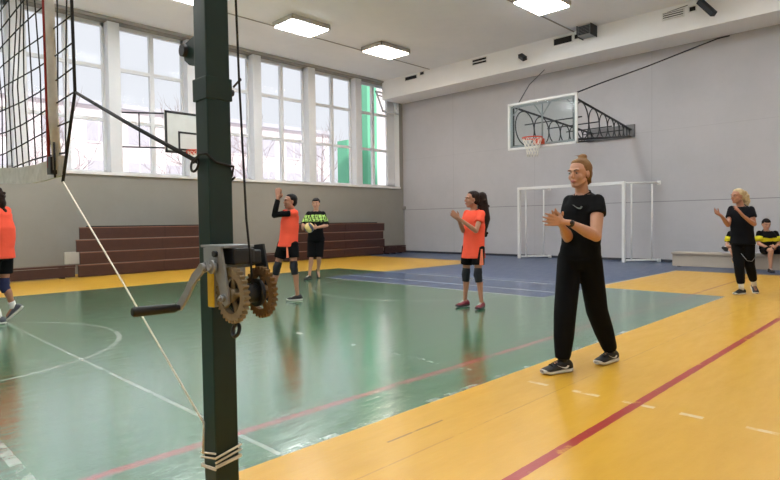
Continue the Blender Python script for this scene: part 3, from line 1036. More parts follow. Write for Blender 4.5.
put('winch_cable', MB().tube([(0.668, 1.075, 1.06), (0.670, 1.082, 1.10), (0.669, 1.095, 1.2), (0.664, 1.103, 1.5), (0.660, 1.11, 1.9), (0.664, 1.13, 2.45), (0.668, 1.17, 2.575), (0.67, 1.25, 2.575)], 0.0028, 6), M['cord'], VP, og)

# twine tied round the foot of the post
LEAN = r_ * -math.tan(math.radians(0.14))


def wrap(z0, dz, tilt):
    pts = []
    c = Vector(((PX0 + PX1) / 2, (PY0 + PY1) / 2, 0)) + LEAN * z0
    h = A / 2 + 0.0042
    loop = [(-h, -h), (h, -h), (h, h), (-h, h)]
    for k in range(9):
        a, b = loop[k % 4]
        pts.append(c + Vector((a, b, z0 + dz * k + tilt * (a - b) * 0.5)))
    return pts


tw = put('twine', MB().tube(wrap(0.636, 0.0028, 0.35), 0.0028, 6).tube(wrap(0.628, -0.001, 0.30), 0.0024, 6), M['rope'], None, (0.673, 1.24, 0.63))
tag(tw, 'pale twine wound round the dark green post near the floor', 'twine')
st = put('guy_string', MB().tube([(0.66, 2.345, 1.355), (0.655, 1.80, 1.03), (0.638, 1.256, 0.72), (0.638, 1.262, 0.645)], 0.0026, 6), M['rope'])
tag(st, 'pale guy string slanting from the net corner to the post', 'string')
tc_ = MB().tube([(0.66, 2.170, 1.652), (0.66, 1.72, 1.488), (0.650, 1.282, 1.340)], 0.006, 6)
SH = LEAN * 1.33
tc_.tube([SH + Vector((0.637 + 0.003 * math.sin(a), 1.262 + 0.018 * math.cos(a), 1.330 + 0.016 * math.sin(a))) for a in [2 * PI * i / 18 for i in range(18)]], 0.003, 6, closed=True)
tc_.tube([SH + Vector(p) for p in ((0.637, 1.268, 1.335), (0.635, 1.235, 1.352), (0.636, 1.203, 1.350), (0.66, 1.204, 1.332), (0.704, 1.203, 1.325), (0.711, 1.225, 1.305), (0.711, 1.24, 1.290), (0.710, 1.210, 1.300))], 0.003, 6)
tag(put('tension_cord', tc_, M['cord']), 'black cord stretched from the net edge to the post', 'cord')

# ------------------------------------------------------------------ volleyball net
NX, NY1 = 0.66, 11.5
VN = thing('volleyball_net', 'black volleyball net with white bottom tape at the left edge', 'net', (NX, 6.9, 1.35))
og = VN.location.copy()
nb = MB()


def edge_y(z):  # the pulled in free edge
    return 2.183 + (0.165 * abs(z - 1.657) / 0.30 if z < 1.657 else 0.02 * (z - 1.657))


zs = [1.45 + 0.098 * i for i in range(11)]
for z in zs:
    pts = [(NX, edge_y(z) + t, z + 0.016 * math.sin(t * 3 + z * 9) + 0.02 * t * (0.5 - (z - 1.4))) for t in [0, 0.1, 0.25, 0.45, 0.7, 1.0, 1.5, 2.2, 3.2, 4.5, 6, 7.5, 9.2]]
    nb.tube(pts, 0.0034, 4)
yy = 2.30
while yy < NY1:
    nb.tube([(NX + 0.003, yy - 0.03 * math.sin(yy * 5), 2.42), (NX + 0.02 * math.sin(yy * 9), yy + 0.03 * math.sin(yy * 7), 2.15), (NX + 0.012 * math.sin(yy * 6), yy + 0.01, 1.8), (NX + 0.003, yy + 0.02, 1.43)], 0.0028, 4)
    yy += 0.098
put('netting', nb, M['netblack'], VN, og)
put('edge_cord', MB().tube([(NX, edge_y(z), z) for z in (1.355, 1.45, 1.55, 1.657, 1.8, 2.0, 2.2, 2.43)], 0.0055, 6), M['cord'], VN, og)
bt = MB()
rings = []
for i in range(40):
    y_ = 2.335 + (NY1 - 2.335) * (i / 39) ** 1.6
    sag = 0.012 * math.sin(y_ * 4) + 0.02 * min(1, (y_ - 2.33))
    w_ = 0.036
    cz = 1.413 + sag
    rings.append([Vector((NX - 0.008, y_, cz - w_)), Vector((NX + 0.008, y_, cz - w_)), Vector((NX + 0.006 + 0.004 * math.sin(y_ * 31), y_, cz + w_)), Vector((NX - 0.006 + 0.004 * math.sin(y_ * 31), y_, cz + w_))])
bt.loft(rings, smooth=False)
put('bottom_tape', bt, M['tape'], VN, og)
put('top_tape', MB().box((NX - .008, 2.2, 2.39), (NX + .008, NY1, 2.46)), M['tape'], VN, og)
sb = MB()
for z in range(14):
    pass
sb.tube([(NX - .006, 2.385, 1.40), (NX - .01, 2.405, 1.6), (NX - .008, 2.415, 1.9), (NX - .01, 2.415, 2.44)], [0.016, 0.0175, 0.017, 0.017], 10)
put('antenna_sleeve', sb, M['tape'], VN, og)
put('antenna', MB().cyl((NX - .026, 2.420, 1.41), (NX - .026, 2.430, 3.2), 0.0055, seg=8), M['redtape'], VN, og)
put('strap', MB().box((NX - .030, 2.385, 1.385), (NX + .012, 2.430, 1.450)), M['black'], VN, og)
put('strap', MB().cyl((NX - .022, 2.362, 1.37), (NX - .022, 2.362, 1.50), 0.004, seg=6), M['cord'], VN, og)

# ------------------------------------------------------------------ people
def band_cloth(name, base, band, z0, z1, letters=0.0, sides=None):
    """jersey cloth with a printed chest band"""
    m = mat(name, base, 0.85, var=0.2, vscale=12)
    t = m.node_tree
    g = NG(t)
    b = t.nodes['Principled BSDF']
    src = b.inputs['Base Color'].links[0].from_socket
    tc = [n for n in t.nodes if n.type == 'TEX_COORD'][0]
    sx = t.nodes.new('ShaderNodeSeparateXYZ')
    t.links.new(tc.outputs['Object'], sx.inputs[0])
    X, Z = sx.outputs['X'], sx.outputs['Z']
    nz = g.noise(tc.outputs['Object'], 9, 3)
    Zw = g.m('ADD', Z, g.m('MULTIPLY', g.m('SUBTRACT', nz, 0.5), 0.05))
    f = g.rng(Zw, z0, z1)
    if letters:
        st = g.m('FRACT', g.m('MULTIPLY', g.m('ADD', X, g.m('MULTIPLY', Z, 0.25)), letters))
        gap = g.m('GREATER_THAN', st, 0.18)
        row = g.m('GREATER_THAN', g.m('FRACT', g.m('MULTIPLY', g.m('SUBTRACT', Z, z0), 1.0 / 0.075)), 0.12)
        hole = g.m('GREATER_THAN', g.noise(tc.outputs['Object'], 26, 2), 0.42)
        f = g.m('MULTIPLY', g.m('MULTIPLY', f, gap), g.m('MULTIPLY', row, hole))
        f = g.m('MULTIPLY', f, g.m('LESS_THAN', sx.outputs['Y'], 0.02))
    col = g.mix(f, src, band)
    t.links.new(col, b.inputs['Base Color'])
    return m


M['limejersey'] = band_cloth('black_jersey_lime_print', S(12, 12, 14), S(176, 214, 118), 1.215, 1.365, 13.0)
M['yellowjersey'] = band_cloth('black_jersey_yellow_band', S(14, 14, 16), S(218, 206, 40), 0.655, 0.735)
M['yellowcloth'] = mat('yellow_sleeve_cloth', S(214, 206, 50), 0.85, var=0.1)


def basis(f, up=Vector((0, 0, 1))):
    f = Vector(f).normalized()
    l = up.cross(f).normalized()
    return f, l, f.cross(l)


def ell_ring(c, l, f, a, b, n=28, p=2.3):
    out = []
    for k in range(n):
        t = 2 * PI * k / n
        cx, sx_ = math.cos(t), math.sin(t)
        q = (abs(cx) ** p + abs(sx_) ** p) ** (-1 / p)
        out.append(Vector(c) + l * a * cx * q + f * b * sx_ * q)
    return out


def swoosh(length):
    """a small curved tick, drawn in the x (forward) / z plane"""
    pts_lo = [(-0.5, 0.02), (-0.44, -0.10), (-0.34, -0.19), (-0.2, -0.2), (0.0, -0.12), (0.5, 0.2)]
    pts_hi = [(0.1, -0.02), (-0.14, -0.08), (-0.27, -0.08), (-0.35, -0.03), (-0.40, 0.06)]
    return [(a * length, b * length) for a, b in pts_lo + pts_hi]


def add_hand(mb, wr, ha, n, side_sign, hs=1.0, curl=0.25, spread=0.16):
    wr, ha = Vector(wr), Vector(ha)
    d = (ha - wr).normalized()
    n = Vector(n)
    n = (n - d * n.dot(d)).normalized()
    s = d.cross(n) * side_sign          # towards the thumb
    pl = 0.088 * hs
    base = ha - d * pl * 0.5
    for k, o in enumerate((0.031, 0.0105, -0.0105, -0.030)):
        kn = base + d * (pl - abs(o) * 0.25) + s * o * hs * 1.05
        mb.capsule(base + s * o * 0.45 * hs, kn, 0.0125 * hs, 0.0105 * hs, 10)
        ln = (0.070, 0.078, 0.073, 0.058)[k] * hs
        dd = (d + s * spread * o / 0.031 + n * curl * 0.4).normalized()
        p1 = kn + dd * ln * 0.5
        dd2 = (dd + n * curl).normalized()
        p2 = p1 + dd2 * ln * 0.3
        p3 = p2 + (dd2 + n * curl).normalized() * ln * 0.2
        mb.capsule(kn, p1, 0.0098 * hs, 0.0088 * hs, 10)
        mb.capsule(p1, p2, 0.0088 * hs, 0.0080 * hs, 10)
        mb.capsule(p2, p3, 0.0080 * hs, 0.0070 * hs, 10)
    # thumb leaves the side of the palm near its base
    t0 = base + d * pl * 0.2 + s * 0.022 * hs
    t1 = t0 + (d * 0.6 + s * 0.8 + n * 0.25).normalized() * 0.042 * hs
    t2 = t1 + (d * 0.9 + s * 0.4 + n * 0.3).normalized() * 0.034 * hs
    mb.capsule(t0, t1, 0.0145 * hs, 0.0112 * hs, 10)
    mb.capsule(t1, t2, 0.0112 * hs, 0.0088 * hs, 10)
    # wrist
    mb.capsule(wr, base + d * 0.02 * hs, 0.0235 * hs, 0.021 * hs, 12)


def shoe(parent, ank, fwd, pitch, m_up, m_sole, logo=None, sc=1.0, laces=True):
    """fwd is horizontal; pitch lifts the heel (positive) round the ankle"""
    f, l, u = basis(Vector((fwd[0], fwd[1], 0)))
    R = Matrix((f, l, u)).transposed() @ Matrix.Rotation(pitch, 3, 'Y')
    A = Vector(ank)

    def T(x, y, z):
        return A + R @ (Vector((x, y, z - 0.092)) * sc)
    secs = [(-0.078, .022, .060), (-0.068, .032, .082), (-0.045, .037, .098), (-0.005, .037, .102), (0.03, .037, .092), (0.06, .040, .076), (0.10, .045, .060), (0.135, .045, .050), (0.165, .037, .042), (0.182, .020, .032)]
    up_, so_ = MB(), MB()
    rings, rs = [], []
    for x, hw, h in secs:
        r, q = [], []
        for k in range(16):
            a = 2 * PI * k / 16
            c, s_ = math.cos(a), math.sin(a)
            z = 0.016 + (h - 0.016) * (0.5 + 0.5 * s_) if True else 0
            wd = hw * (1.0 if s_ < 0.2 else (1 - 0.35 * (s_ - 0.2)))
            q_ = (abs(c) ** 3 + abs(s_) ** 3) ** (-1 / 3)
            r.append(T(x, wd * c * min(q_, 1.15), z))
            q.append((x, hw * 1.10 * c * q_, 0.0 + 0.028 * (0.5 + 0.5 * max(-1, min(1, s_ * q_))) + (0.010 if x > 0.14 else 0.004 if x < -0.06 else 0)))
        rings.append(r)
        rs.append([T(*p) for p in q])
    up_.loft(rings)
    so_.loft(rs)
    so = put('shoe', up_, m_up, parent)
    put('sole', so_, m_sole, so)
    if laces:
        lc = MB()
        for i in range(4):
            x = 0.045 + 0.02 * i
            h = 0.092 - 0.45 * (x - 0.03) * 0.75
            lc.tube([T(x, -.022, h - .008), T(x + .004, 0, h + .004), T(x, .022, h - .008)], 0.0032 * sc, 5)
        put('lace', lc, M['lace'] if laces is True else laces, so)
    if logo:
        for sgn in (-1, 1):
            pts = swoosh(0.11)
            put('logo', MB().prism([T(0.03 + a, sgn * (0.0385 + 0.05 * max(0, a) * .1), 0.052 + b * 0.75) for a, b in pts], R @ Vector((0, sgn * 0.006, 0))), logo, so)
    return so


def person(label, root, J, st, category='person', group=None):
    P = thing('person', label, category, (root[0], root[1], 0), YAW - PI / 2, group)
    V = {k: Vector(v) for k, v in J.items()}
    w = st.get('w', 1.0)
    hv = st.get('head', 1.0)
    sl = V['shL'] - V['shR']
    sl.z *= 0.3
    l1 = sl.normalized()
    f1 = l1.cross(Vector((0, 0, 1))).normalized()
    hl = V['hipL'] - V['hipR']
    hl.z = 0
    l0 = hl.normalized()
    f0 = l0.cross(Vector((0, 0, 1))).normalized()
    up = Vector((0, 0, 1))
    lm = (l0 + l1).normalized()
    fm = lm.cross(up).normalized()
    sk = st.get('skin', M['skin'])
    vox = st.get('vox', 0.0085)
    hipc = (V['hipL'] + V['hipR']) / 2
    shc = (V['shL'] + V['shR']) / 2
    chest, waist, pelv, neck = V['chest'], V['waist'], V['pelvis'], V['neck']

    def torso(mb, g, hem=None, top=True, flare=0.0):
        rings = []
        if hem is None:
            rings.append(ell_ring(hipc - up * 0.07, l0, f0, .13 * w + g, .10 * w + g))
            rings.append(ell_ring(hipc + up * 0.02, l0, f0, .165 * w + g, .115 * w + g))
        else:
            hc, a, b = hem
            rings.append(ell_ring(hc, l0, f0, a, b))
            rings.append(ell_ring(hc.lerp(waist, .5), lm, fm, (a + .14 * w + g) / 2, (b + .10 * w + g) / 2))
        rings.append(ell_ring(waist, lm, fm, .132 * w + g + flare, .098 * w + g + flare))
        rings.append(ell_ring(waist.lerp(chest, .55), l1, f1, .142 * w + g + flare, .104 * w + g + flare))
        rings.append(ell_ring(chest + f1 * .008, l1, f1, .155 * w + g, .114 * w + g))
        rings.append(ell_ring(chest.lerp(shc, .55), l1, f1, .160 * w + g, .104 * w + g))
        rings.append(ell_ring(shc + up * 0.010, l1, f1, .128 * w + g, .072 * w + g))
        rings.append(ell_ring(shc.lerp(neck, .55) + up * 0.020, l1, f1, .092 * w + g * .8, .058 * w + g * .8))
        if top:
            rings.append([q - up * (.45 * (q - neck).dot(f1)) for q in ell_ring(neck - up * 0.004, l1, f1, .062 * w + g * .4, .056 * w + g * .4)])
        mb.loft(rings)

    # ---- body: one continuous skin
    b = MB()
    torso(b, 0.0)
    for s in 'LR':
        sh, el, wr, ha = V['sh' + s], V['el' + s], V['wr' + s], V['ha' + s]
        am = w * st.get('arm', 1.0)
        b.capsule(sh, sh.lerp(el, .45), .045 * w, .043 * am)
        b.capsule(sh.lerp(el, .4), el, .043 * am, .036 * am)
        b.capsule(el, el.lerp(wr, .35), .037 * am, .038 * am)
        b.capsule(el.lerp(wr, .35), wr, .038 * am, .025 * w)
        other = V['ha' + ('R' if s == 'L' else 'L')]
        n = st.get('palm' + s) or (other - ha)
        sgn = -1 if s == 'L' else 1
        add_hand(b, wr, ha, n, sgn * st.get('thumb', 1), st.get('hand', 1.0) * 1.0, st.get('curl', .2), st.get('spread', .16))
        hp, kn, an = V['hip' + s], V['kn' + s], V['an' + s]
        b.capsule(hp, hp.lerp(kn, .5), .082 * w, .068 * w)
        b.capsule(hp.lerp(kn, .5), kn, .068 * w, .050 * w)
        cd = (an - kn).normalized()
        bk = (f0 * -1 - cd * (f0 * -1).dot(cd)).normalized()
        b.capsule(kn, kn.lerp(an, .3) + bk * .014, .050 * w, .053 * w)
        b.capsule(kn.lerp(an, .3) + bk * .014, kn.lerp(an, .65) + bk * .004, .053 * w, .038 * w)
        b.capsule(kn.lerp(an, .65), an, .038 * w, .031 * w)
        td = V['toe' + s] - an
        td.z = 0
        td.normalize()
        ft = st.get('pitch' + s, 0.0)
        b.capsule(an + Vector((0, 0, -.02)), an + td * 0.09 * math.cos(ft) + Vector((0, 0, -.052 - .09 * math.sin(ft))), .032 * w, .024 * w)
    # head
    look = Vector(st['look']).normalized()
    hf, hl_, hu = basis(look)
    hc = V['head']
    k = hv

    def H(x, y, z):
        return hc + (hf * x + hl_ * y + hu * z) * k
    R = Matrix((hf, hl_, hu)).transposed()

    def E(mb, c, r, seg=20):
        mb.ball(H(*c), k, 0, seg, r, R)
    E(b, (-.012, 0, .030), (.095, .076, .088))
    E(b, (.022, 0, -.030), (.066, .060, .082))
    E(b, (.058, 0, -.092), (.026, .028, .022))
    for sg in (-1, 1):
        b.capsule(H(.01, sg * .052, -.055), H(.058, sg * .014, -.094), .020 * k, .018 * k)
        E(b, (.056, sg * .036, -.028), (.026, .022, .026))
        E(b, (-.004, sg * .077, -.008), (.018, .009, .031))
    b.capsule(H(.080, -.040, .024), H(.080, .040, .024), .011 * k, .011 * k)
    b.capsule(H(.086, 0, .012), H(.103, 0, -.026), .0085 * k, .0125 * k)
    E(b, (.083, 0, -.062), (.012, .022, .012))
    b.capsule(H(-.018, 0, -.05), neck - up * 0.02, .050 * k, .056 * w)
    body = put('body', remesh(b, vox, 2), sk, P)
    ey = st.get('eyes', True)
    if ey:
        for sg in (-1, 1):
            e = MB().ball(H(.0815, sg * .032, .001), .0105 * k, 0, 12, (.7, 1.15, .55), R).ball(H(.0868, sg * .033, .001), .0062 * k, 1, 10, (.55, 1, .9), R)
            put('eye', e, [M['eye'], M['iris']], body)
            put('eyebrow', MB().tube([H(.094, sg * .014, .021), H(.093, sg * .033, .027), H(.080, sg * .052, .022)], .0034 * k, 6), st.get('browm', M['brow']), body)
        lp = MB()
        lp.tube([H(.083, -.024, -.062), H(.095, -.008, -.058), H(.096, .008, -.058), H(.083, .024, -.062)], [.002 * k, .0052 * k, .0052 * k, .002 * k], 8)
        lp.tube([H(.083, -.022, -.064), H(.094, 0, -.069), H(.083, .022, -.064)], [.002 * k, .0062 * k, .002 * k], 8)
        put('lips', lp, M['lip'], body)
    # ---- hair
    h = MB()
    E(h, (-.026, 0, .042), (.094, .083, .086))
    E(h, (-.045, 0, .000), (.070, .081, .080))
    E(h, (-.006, 0, .084), (.070, .067, .036))
    for sg in (-1, 1):
        E(h, (-.026, sg * .060, .042), (.056, .026, .050))
    hs = st['hair']
    extra = []
    if hs == 'bun':
        E(h, (-.050, 0, .135), (.034, .036, .024))
        h.capsule(H(-.06, .02, .140), H(-.085, -.03, .150), .010 * k, .006 * k)
        h.capsule(H(-.04, -.02, .145), H(-.02, -.055, .150), .008 * k, .004 * k)
        E(h, (-.085, 0, -.055), (.030, .050, .040))
        for sg in (-1, 1):
            h.capsule(H(-.03, sg * .074, .01), H(-.05, sg * .066, -.075), .016 * k, .009 * k)
    elif hs == 'pony':
        pw = st.get('ponyw', 1.0)
        h.capsule(H(-.09, 0, .07), H(-.15, 0, .05), .036 * k, .05 * k * pw)
        L = st.get('ponylen', .34)
        h.capsule(H(-.15, 0, .05), H(-.185, 0, -L * .45), .05 * k * pw, .072 * k * pw)
        h.capsule(H(-.185, 0, -L * .45), H(-.150, 0, -L), .072 * k * pw, .032 * k * pw)
        rr = random.Random(4)
        for i in range(26):
            z = -L * rr.uniform(.0, .98)
            a = rr.uniform(0, 2 * PI)
            h.ball(H(-.172 + .058 * pw * math.cos(a), .058 * pw * math.sin(a), z + .02), rr.uniform(.016, .026) * k, 0, 8)
        for sg in (-1, 1):
            h.capsule(H(.0, sg * .07, .06), H(-.03, sg * .074, -.03), .018 * k, .014 * k)
    elif hs == 'bob':
        h.capsule(H(-.07, 0, .03), H(-.125, 0, -.04), .070 * k, .050 * k)
        h.capsule(H(-.125, 0, -.04), H(-.135, 0, -.13), .052 * k, .022 * k)
        for sg in (-1, 1):
            h.capsule(H(.0, sg * .072, .06), H(-.06, sg * .070, -.04), .020 * k, .024 * k)
    elif hs == 'cap':
        E(h, (.045, 0, .070), (.050, .062, .030))
    elif hs == 'short':
        E(h, (.040, .0, .075), (.048, .066, .036))
    elif hs == 'back':
        E(h, (-.085, 0, .03), (.034, .036, .034))
    if st.get('hairvol', 0):
        pass
    put('hair', remesh(h, max(vox, .0075), 2), st['hairm'], P)

    # ---- shirt
    g = st.get('loose', .018)
    s_ = MB()
    hem = st['hem']
    hc_ = V['hem'] if 'hem' in V else hipc + up * hem
    torso(s_, g, (hc_, st.get('hemw', .175 * w + g), st.get('hemd', .125 * w + g)), True, st.get('flare', .012))
    for s in 'LR':
        sh, el, wr = V['sh' + s], V['el' + s], V['wr' + s]
        t = st.get('sleeve', .5)
        s_.ball(sh, .051 * w + g * .45, seg=14)
        e1 = sh.lerp(el, min(t, 1.0))
        s_.tube([sh, sh.lerp(e1, .5), e1], [.050 * w + g * .5, (.046 * st.get('arm', 1) + .007) * w + g * .5, (.046 * st.get('arm', 1) + .009) * w + g * .6], 16)
        if t > 1:
            s_.ball(el, .046 * w, seg=12)
            s_.tube([el, el.lerp(wr, .45), el.lerp(wr, t - 1)], [.048 * w, .044 * w, .034 * w], 14)
    shirt = put('shirt', remesh(s_, st.get('cvox', .012), 3), st['shirtm'], P)
    put('collar', MB().tube([q - up * (.45 * (q - neck).dot(f1)) for q in ell_ring(neck - up * .001 - f1 * .002, l1, f1, .066 * w, .061 * w, 24, 2.0)], .0055, 6, closed=True), st.get('collarm', st['shirtm']), shirt)
    if 'cuffm' in st:
        for s in 'LR':
            sh, el, wr = V['sh' + s], V['el' + s], V['wr' + s]
            q = st.get('cuff', (.25, .55))
            put('sleeve_panel', MB().tube([sh.lerp(el, q[0]), sh.lerp(el, q[1])], [.060 * w + g * .6 + .006, .056 * w + g * .6 + .006], 16), st['cuffm'], shirt)
    if 'undersleeve' in st:
        for s in 'LR':
            sh, el, wr = V['sh' + s], V['el' + s], V['wr' + s]
            put('sleeve', MB().capsule(sh.lerp(el, .3), el, .050 * w, .044 * w).tube([el, el.lerp(wr, .4), wr], [.044 * w, .044 * w, .033 * w], 14), st['undersleeve'], P)
    if 'logo' in st:
        a, bq, cq, ln = st['logo']
        c0 = chest + l1 * a + up * bq + f1 * cq
        put('logo', MB().prism([c0 + l1 * (-x) + up * z for x, z in swoosh(ln)], f1 * .012), M['greylogo'], shirt)

    # ---- trousers or shorts
    p = MB()
    lo = st.get('plen', 1.0)
    pr = st.get('pr', (.098, .085, .062))
    p.loft([ell_ring(hipc - up * .085, l0, f0, .115 * w, .10 * w), ell_ring(hipc + up * .0, l0, f0, .175 * w, .128 * w), ell_ring(hipc.lerp(waist, .55), l0, f0, .165 * w, .122 * w), ell_ring(hipc.lerp(waist, .85), l0, f0, .15 * w, .115 * w)])
    for s in 'LR':
        hp, kn, an = V['hip' + s], V['kn' + s], V['an' + s]
        if lo <= 1:
            e = hp.lerp(kn, lo)
            p.tube([hp + (hp - kn).normalized() * .02, hp.lerp(e, .5), e], [pr[0], (pr[0] + pr[1]) / 2, pr[1]], 18)
            p.ball(hp, pr[0], seg=14)
        else:
            p.ball(hp, pr[0], seg=14)
            e = kn.lerp(an, lo - 1)
            p.capsule(hp, kn, pr[0], pr[1], 18)
            p.tube([kn, kn.lerp(e, .5), kn.lerp(e, .9), e], [pr[1], (pr[1] + pr[2]) / 2 + .006, pr[2] + .004, pr[2] - .004], 18)
    pants = put(st.get('pname', 'trousers'), remesh(p, st.get('cvox', .012), 3), st['pantm'], P)
    if 'stripe' in st:
        for s in st['stripe']:
            hp, kn = V['hip' + s], V['kn' + s]
            q = V.get('stripe' + s, (l0 if s == 'L' else -l0) * .7 + f0 * .7).normalized() if False else (st['stripe_dir'])
            q = Vector(q).normalized()
            e = hp.lerp(kn, lo * .98)
            a0, a1 = hp + q * (pr[0] - .004), e + q * (pr[1] - .002)
            sd = (e - hp).normalized().cross(q).normalized() * .018
            put('stripe', MB().prism([a0 - sd * .6, a0 + sd * .6, a1 + sd * 1.6, a1 - sd * 1.6], q * .012), st.get('stripem', M['orangestripe']), pants)
    # ---- knee pads, socks, shoes
    for s in 'LR':
        hp, kn, an = V['hip' + s], V['kn' + s], V['an' + s]
        if 'pad' in st:
            a, c = kn.lerp(hp, .26), kn.lerp(an, .26)
            put('knee_pad', MB().tube([a, kn.lerp(a, .4), kn + f0 * .006, kn.lerp(c, .5), c], [.060 * w, .067 * w, .068 * w, .063 * w, .057 * w], 16), st['pad'], P)
        if 'sock' in st:
            t0, sm = st['sock']
            a = an.lerp(kn, t0)
            put('sock', MB().tube([a, an.lerp(kn, t0 * .4), an + Vector((0, 0, -.02))], [.046 * w, .042 * w, .040 * w], 14), sm, P)
        td = V['toe' + s] - an
        shoe(P, an, td, st.get('pitch' + s, 0.0), st['shoem'], st.get('solem', M['sole']), st.get('shoelogo'), st.get('shoesc', .95), st.get('laces', True))
    return P


# the woman in black in front
JC = {'head': (-0.066, -0.03, 1.555), 'neck': (-0.034, 0.0, 1.402), 'chest': (-0.033, 0.0, 1.26), 'waist': (-0.040, 0, 1.06), 'pelvis': (-0.060, 0, 0.90),
      'shL': (0.046, -0.12, 1.335), 'elL': (-0.010, -0.24, 1.062), 'wrL': (-0.245, -0.34, 1.168), 'haL': (-0.335, -0.36, 1.180),
      'shR': (-0.105, 0.09, 1.340), 'elR': (-0.150, -0.02, 1.045), 'wrR': (-0.270, -0.25, 1.140), 'haR': (-0.335, -0.315, 1.195),
      'hipL': (0.008, -0.04, 0.87), 'knL': (0.105, 0.06, 0.446), 'anL': (0.250, 0.15, 0.10), 'hipR': (-0.118, 0.05, 0.87), 'knR': (-0.205, -0.10, 0.447), 'anR': (-0.240, -0.15, 0.10),
      'toeL': (0.101, 0.04, 0.016), 'toeR': (-0.46, -0.24, 0.03)}
W1 = person('woman in black T-shirt and loose black trousers clapping on the yellow floor in front', (4.365, 2.09), JC, dict(
    look=(-0.78, -0.62, -0.02), hair='bun', hairm=M['hair_blond'], skin=M['skin'], vox=0.0058, cvox=0.010, w=0.95, head=1.0, hem=0.02, hemw=.158, hemd=.125, arm=1.22, sleeve=0.40, loose=.014, flare=.016,
    shirtm=M['blackcloth'], pantm=M['blackcloth'], plen=1.99, pr=(.100, .087, .059), shoem=M['shoeblack'], solem=M['sole'], shoelogo=M['lace'], shoesc=1.08,
    laces=M['shoeblack'], palmL=(0.05, 1, 0.15), palmR=(-0.05, -1, -0.1), logo=(0.045, 0.03, .118, .085), sock=(.16, M['shoeblack'])))
wv = (Vector(JC['wrL']) - Vector(JC['elL'])).normalized()
wp = Vector(JC['wrL']) - wv * 0.015
put('wristwatch', MB().tube([wp - wv * .012, wp + wv * .012], [.0295, .0285], 16).ball(wp + Vector((0, -.028, .006)), .016, 0, 12, (1, .5, 1)), M['black'], W1)

JG = {'head': (0.012, 0, 1.485), 'neck': (0.045, 0.02, 1.345), 'chest': (0.045, 0, 1.19), 'waist': (0.036, 0, 1.0), 'pelvis': (0.022, 0, 0.86),
      'shL': (0.119, -0.13, 1.285), 'elL': (0.026, -0.24, 1.056), 'wrL': (-0.175, -0.30, 1.205), 'haL': (-0.240, -0.32, 1.255),
      'shR': (-0.040, 0.12, 1.295), 'elR': (-0.110, 0.02, 1.055), 'wrR': (-0.195, -0.20, 1.195), 'haR': (-0.250, -0.255, 1.250),
      'hipL': (0.085, -0.06, 0.81), 'knL': (0.070, -0.10, 0.456), 'anL': (0.112, -0.12, 0.088), 'hipR': (-0.040, 0.07, 0.81), 'knR': (-0.069, 0.08, 0.446), 'anR': (-0.083, 0.10, 0.088),
      'toeL': (0.03, -0.25, 0.02), 'toeR': (-0.205, 0.02, 0.02)}
person('girl with long curly ponytail in orange shirt clapping on the green court', (6.36, 4.70), JG, dict(
    look=(-0.97, -0.22, 0.05), hair='pony', hairm=M['hair_dark'], ponylen=.58, ponyw=1.3, skin=M['skin2'], w=0.86, head=.98, hem=-.13, hemw=.175, hemd=.135, sleeve=.5, loose=.022, flare=.016,
    shirtm=M['orange'], collarm=M['blackcloth'], pantm=M['blackcloth'], pname='shorts', plen=.62, pr=(.088, .086, .08), pad=M['kneepad'], shoem=M['shoepink'], solem=M['soledark'], shoesc=.9,
    stripe='L', stripe_dir=(.35, -.94, 0), browm=M['hair_dark'], hand=.92))

JR = {'head': (0.082, 0, 1.525), 'neck': (0.089, 0.02, 1.392), 'chest': (0.075, 0, 1.215), 'waist': (0.056, 0, 1.03), 'pelvis': (0.036, 0, 0.90),
      'shL': (0.172, -0.12, 1.345), 'elL': (-0.125, -0.20, 1.325), 'wrL': (-0.075, -0.20, 1.555), 'haL': (-0.072, -0.19, 1.625),
      'shR': (0.0, 0.14, 1.355), 'elR': (-0.164, -0.02, 1.314), 'wrR': (-0.082, -0.10, 1.545), 'haR': (-0.070, -0.125, 1.615),
      'hipL': (0.115, -0.06, 0.86), 'knL': (0.140, -0.10, 0.52), 'anL': (0.180, -0.06, 0.088), 'hipR': (-0.045, 0.06, 0.86), 'knR': (-0.150, 0.05, 0.50), 'anR': (-0.250, 0.12, 0.10),
      'toeL': (-0.003, -0.12, 0.02), 'toeR': (-0.36, 0.02, 0.03)}
person('player in orange bib and long black sleeves clapping hands raised beside the face', (5.15, 7.35), JR, dict(
    look=(-0.80, -0.58, 0.06), hair='back', hairm=M['hair_black'], skin=M['skin2'], w=0.92, head=1.0, hem=-.03, hemw=.18, hemd=.14, sleeve=.22, loose=.022, flare=.014,
    shirtm=M['orange'], pantm=M['blackcloth'], pname='shorts', plen=.58, pr=(.095, .095, .092), pad=M['kneepad'], shoem=M['shoeblack'], solem=M['sole'], undersleeve=M['blackcloth'],
    stripe='L', stripe_dir=(-.75, -.66, 0), browm=M['hair_black']))

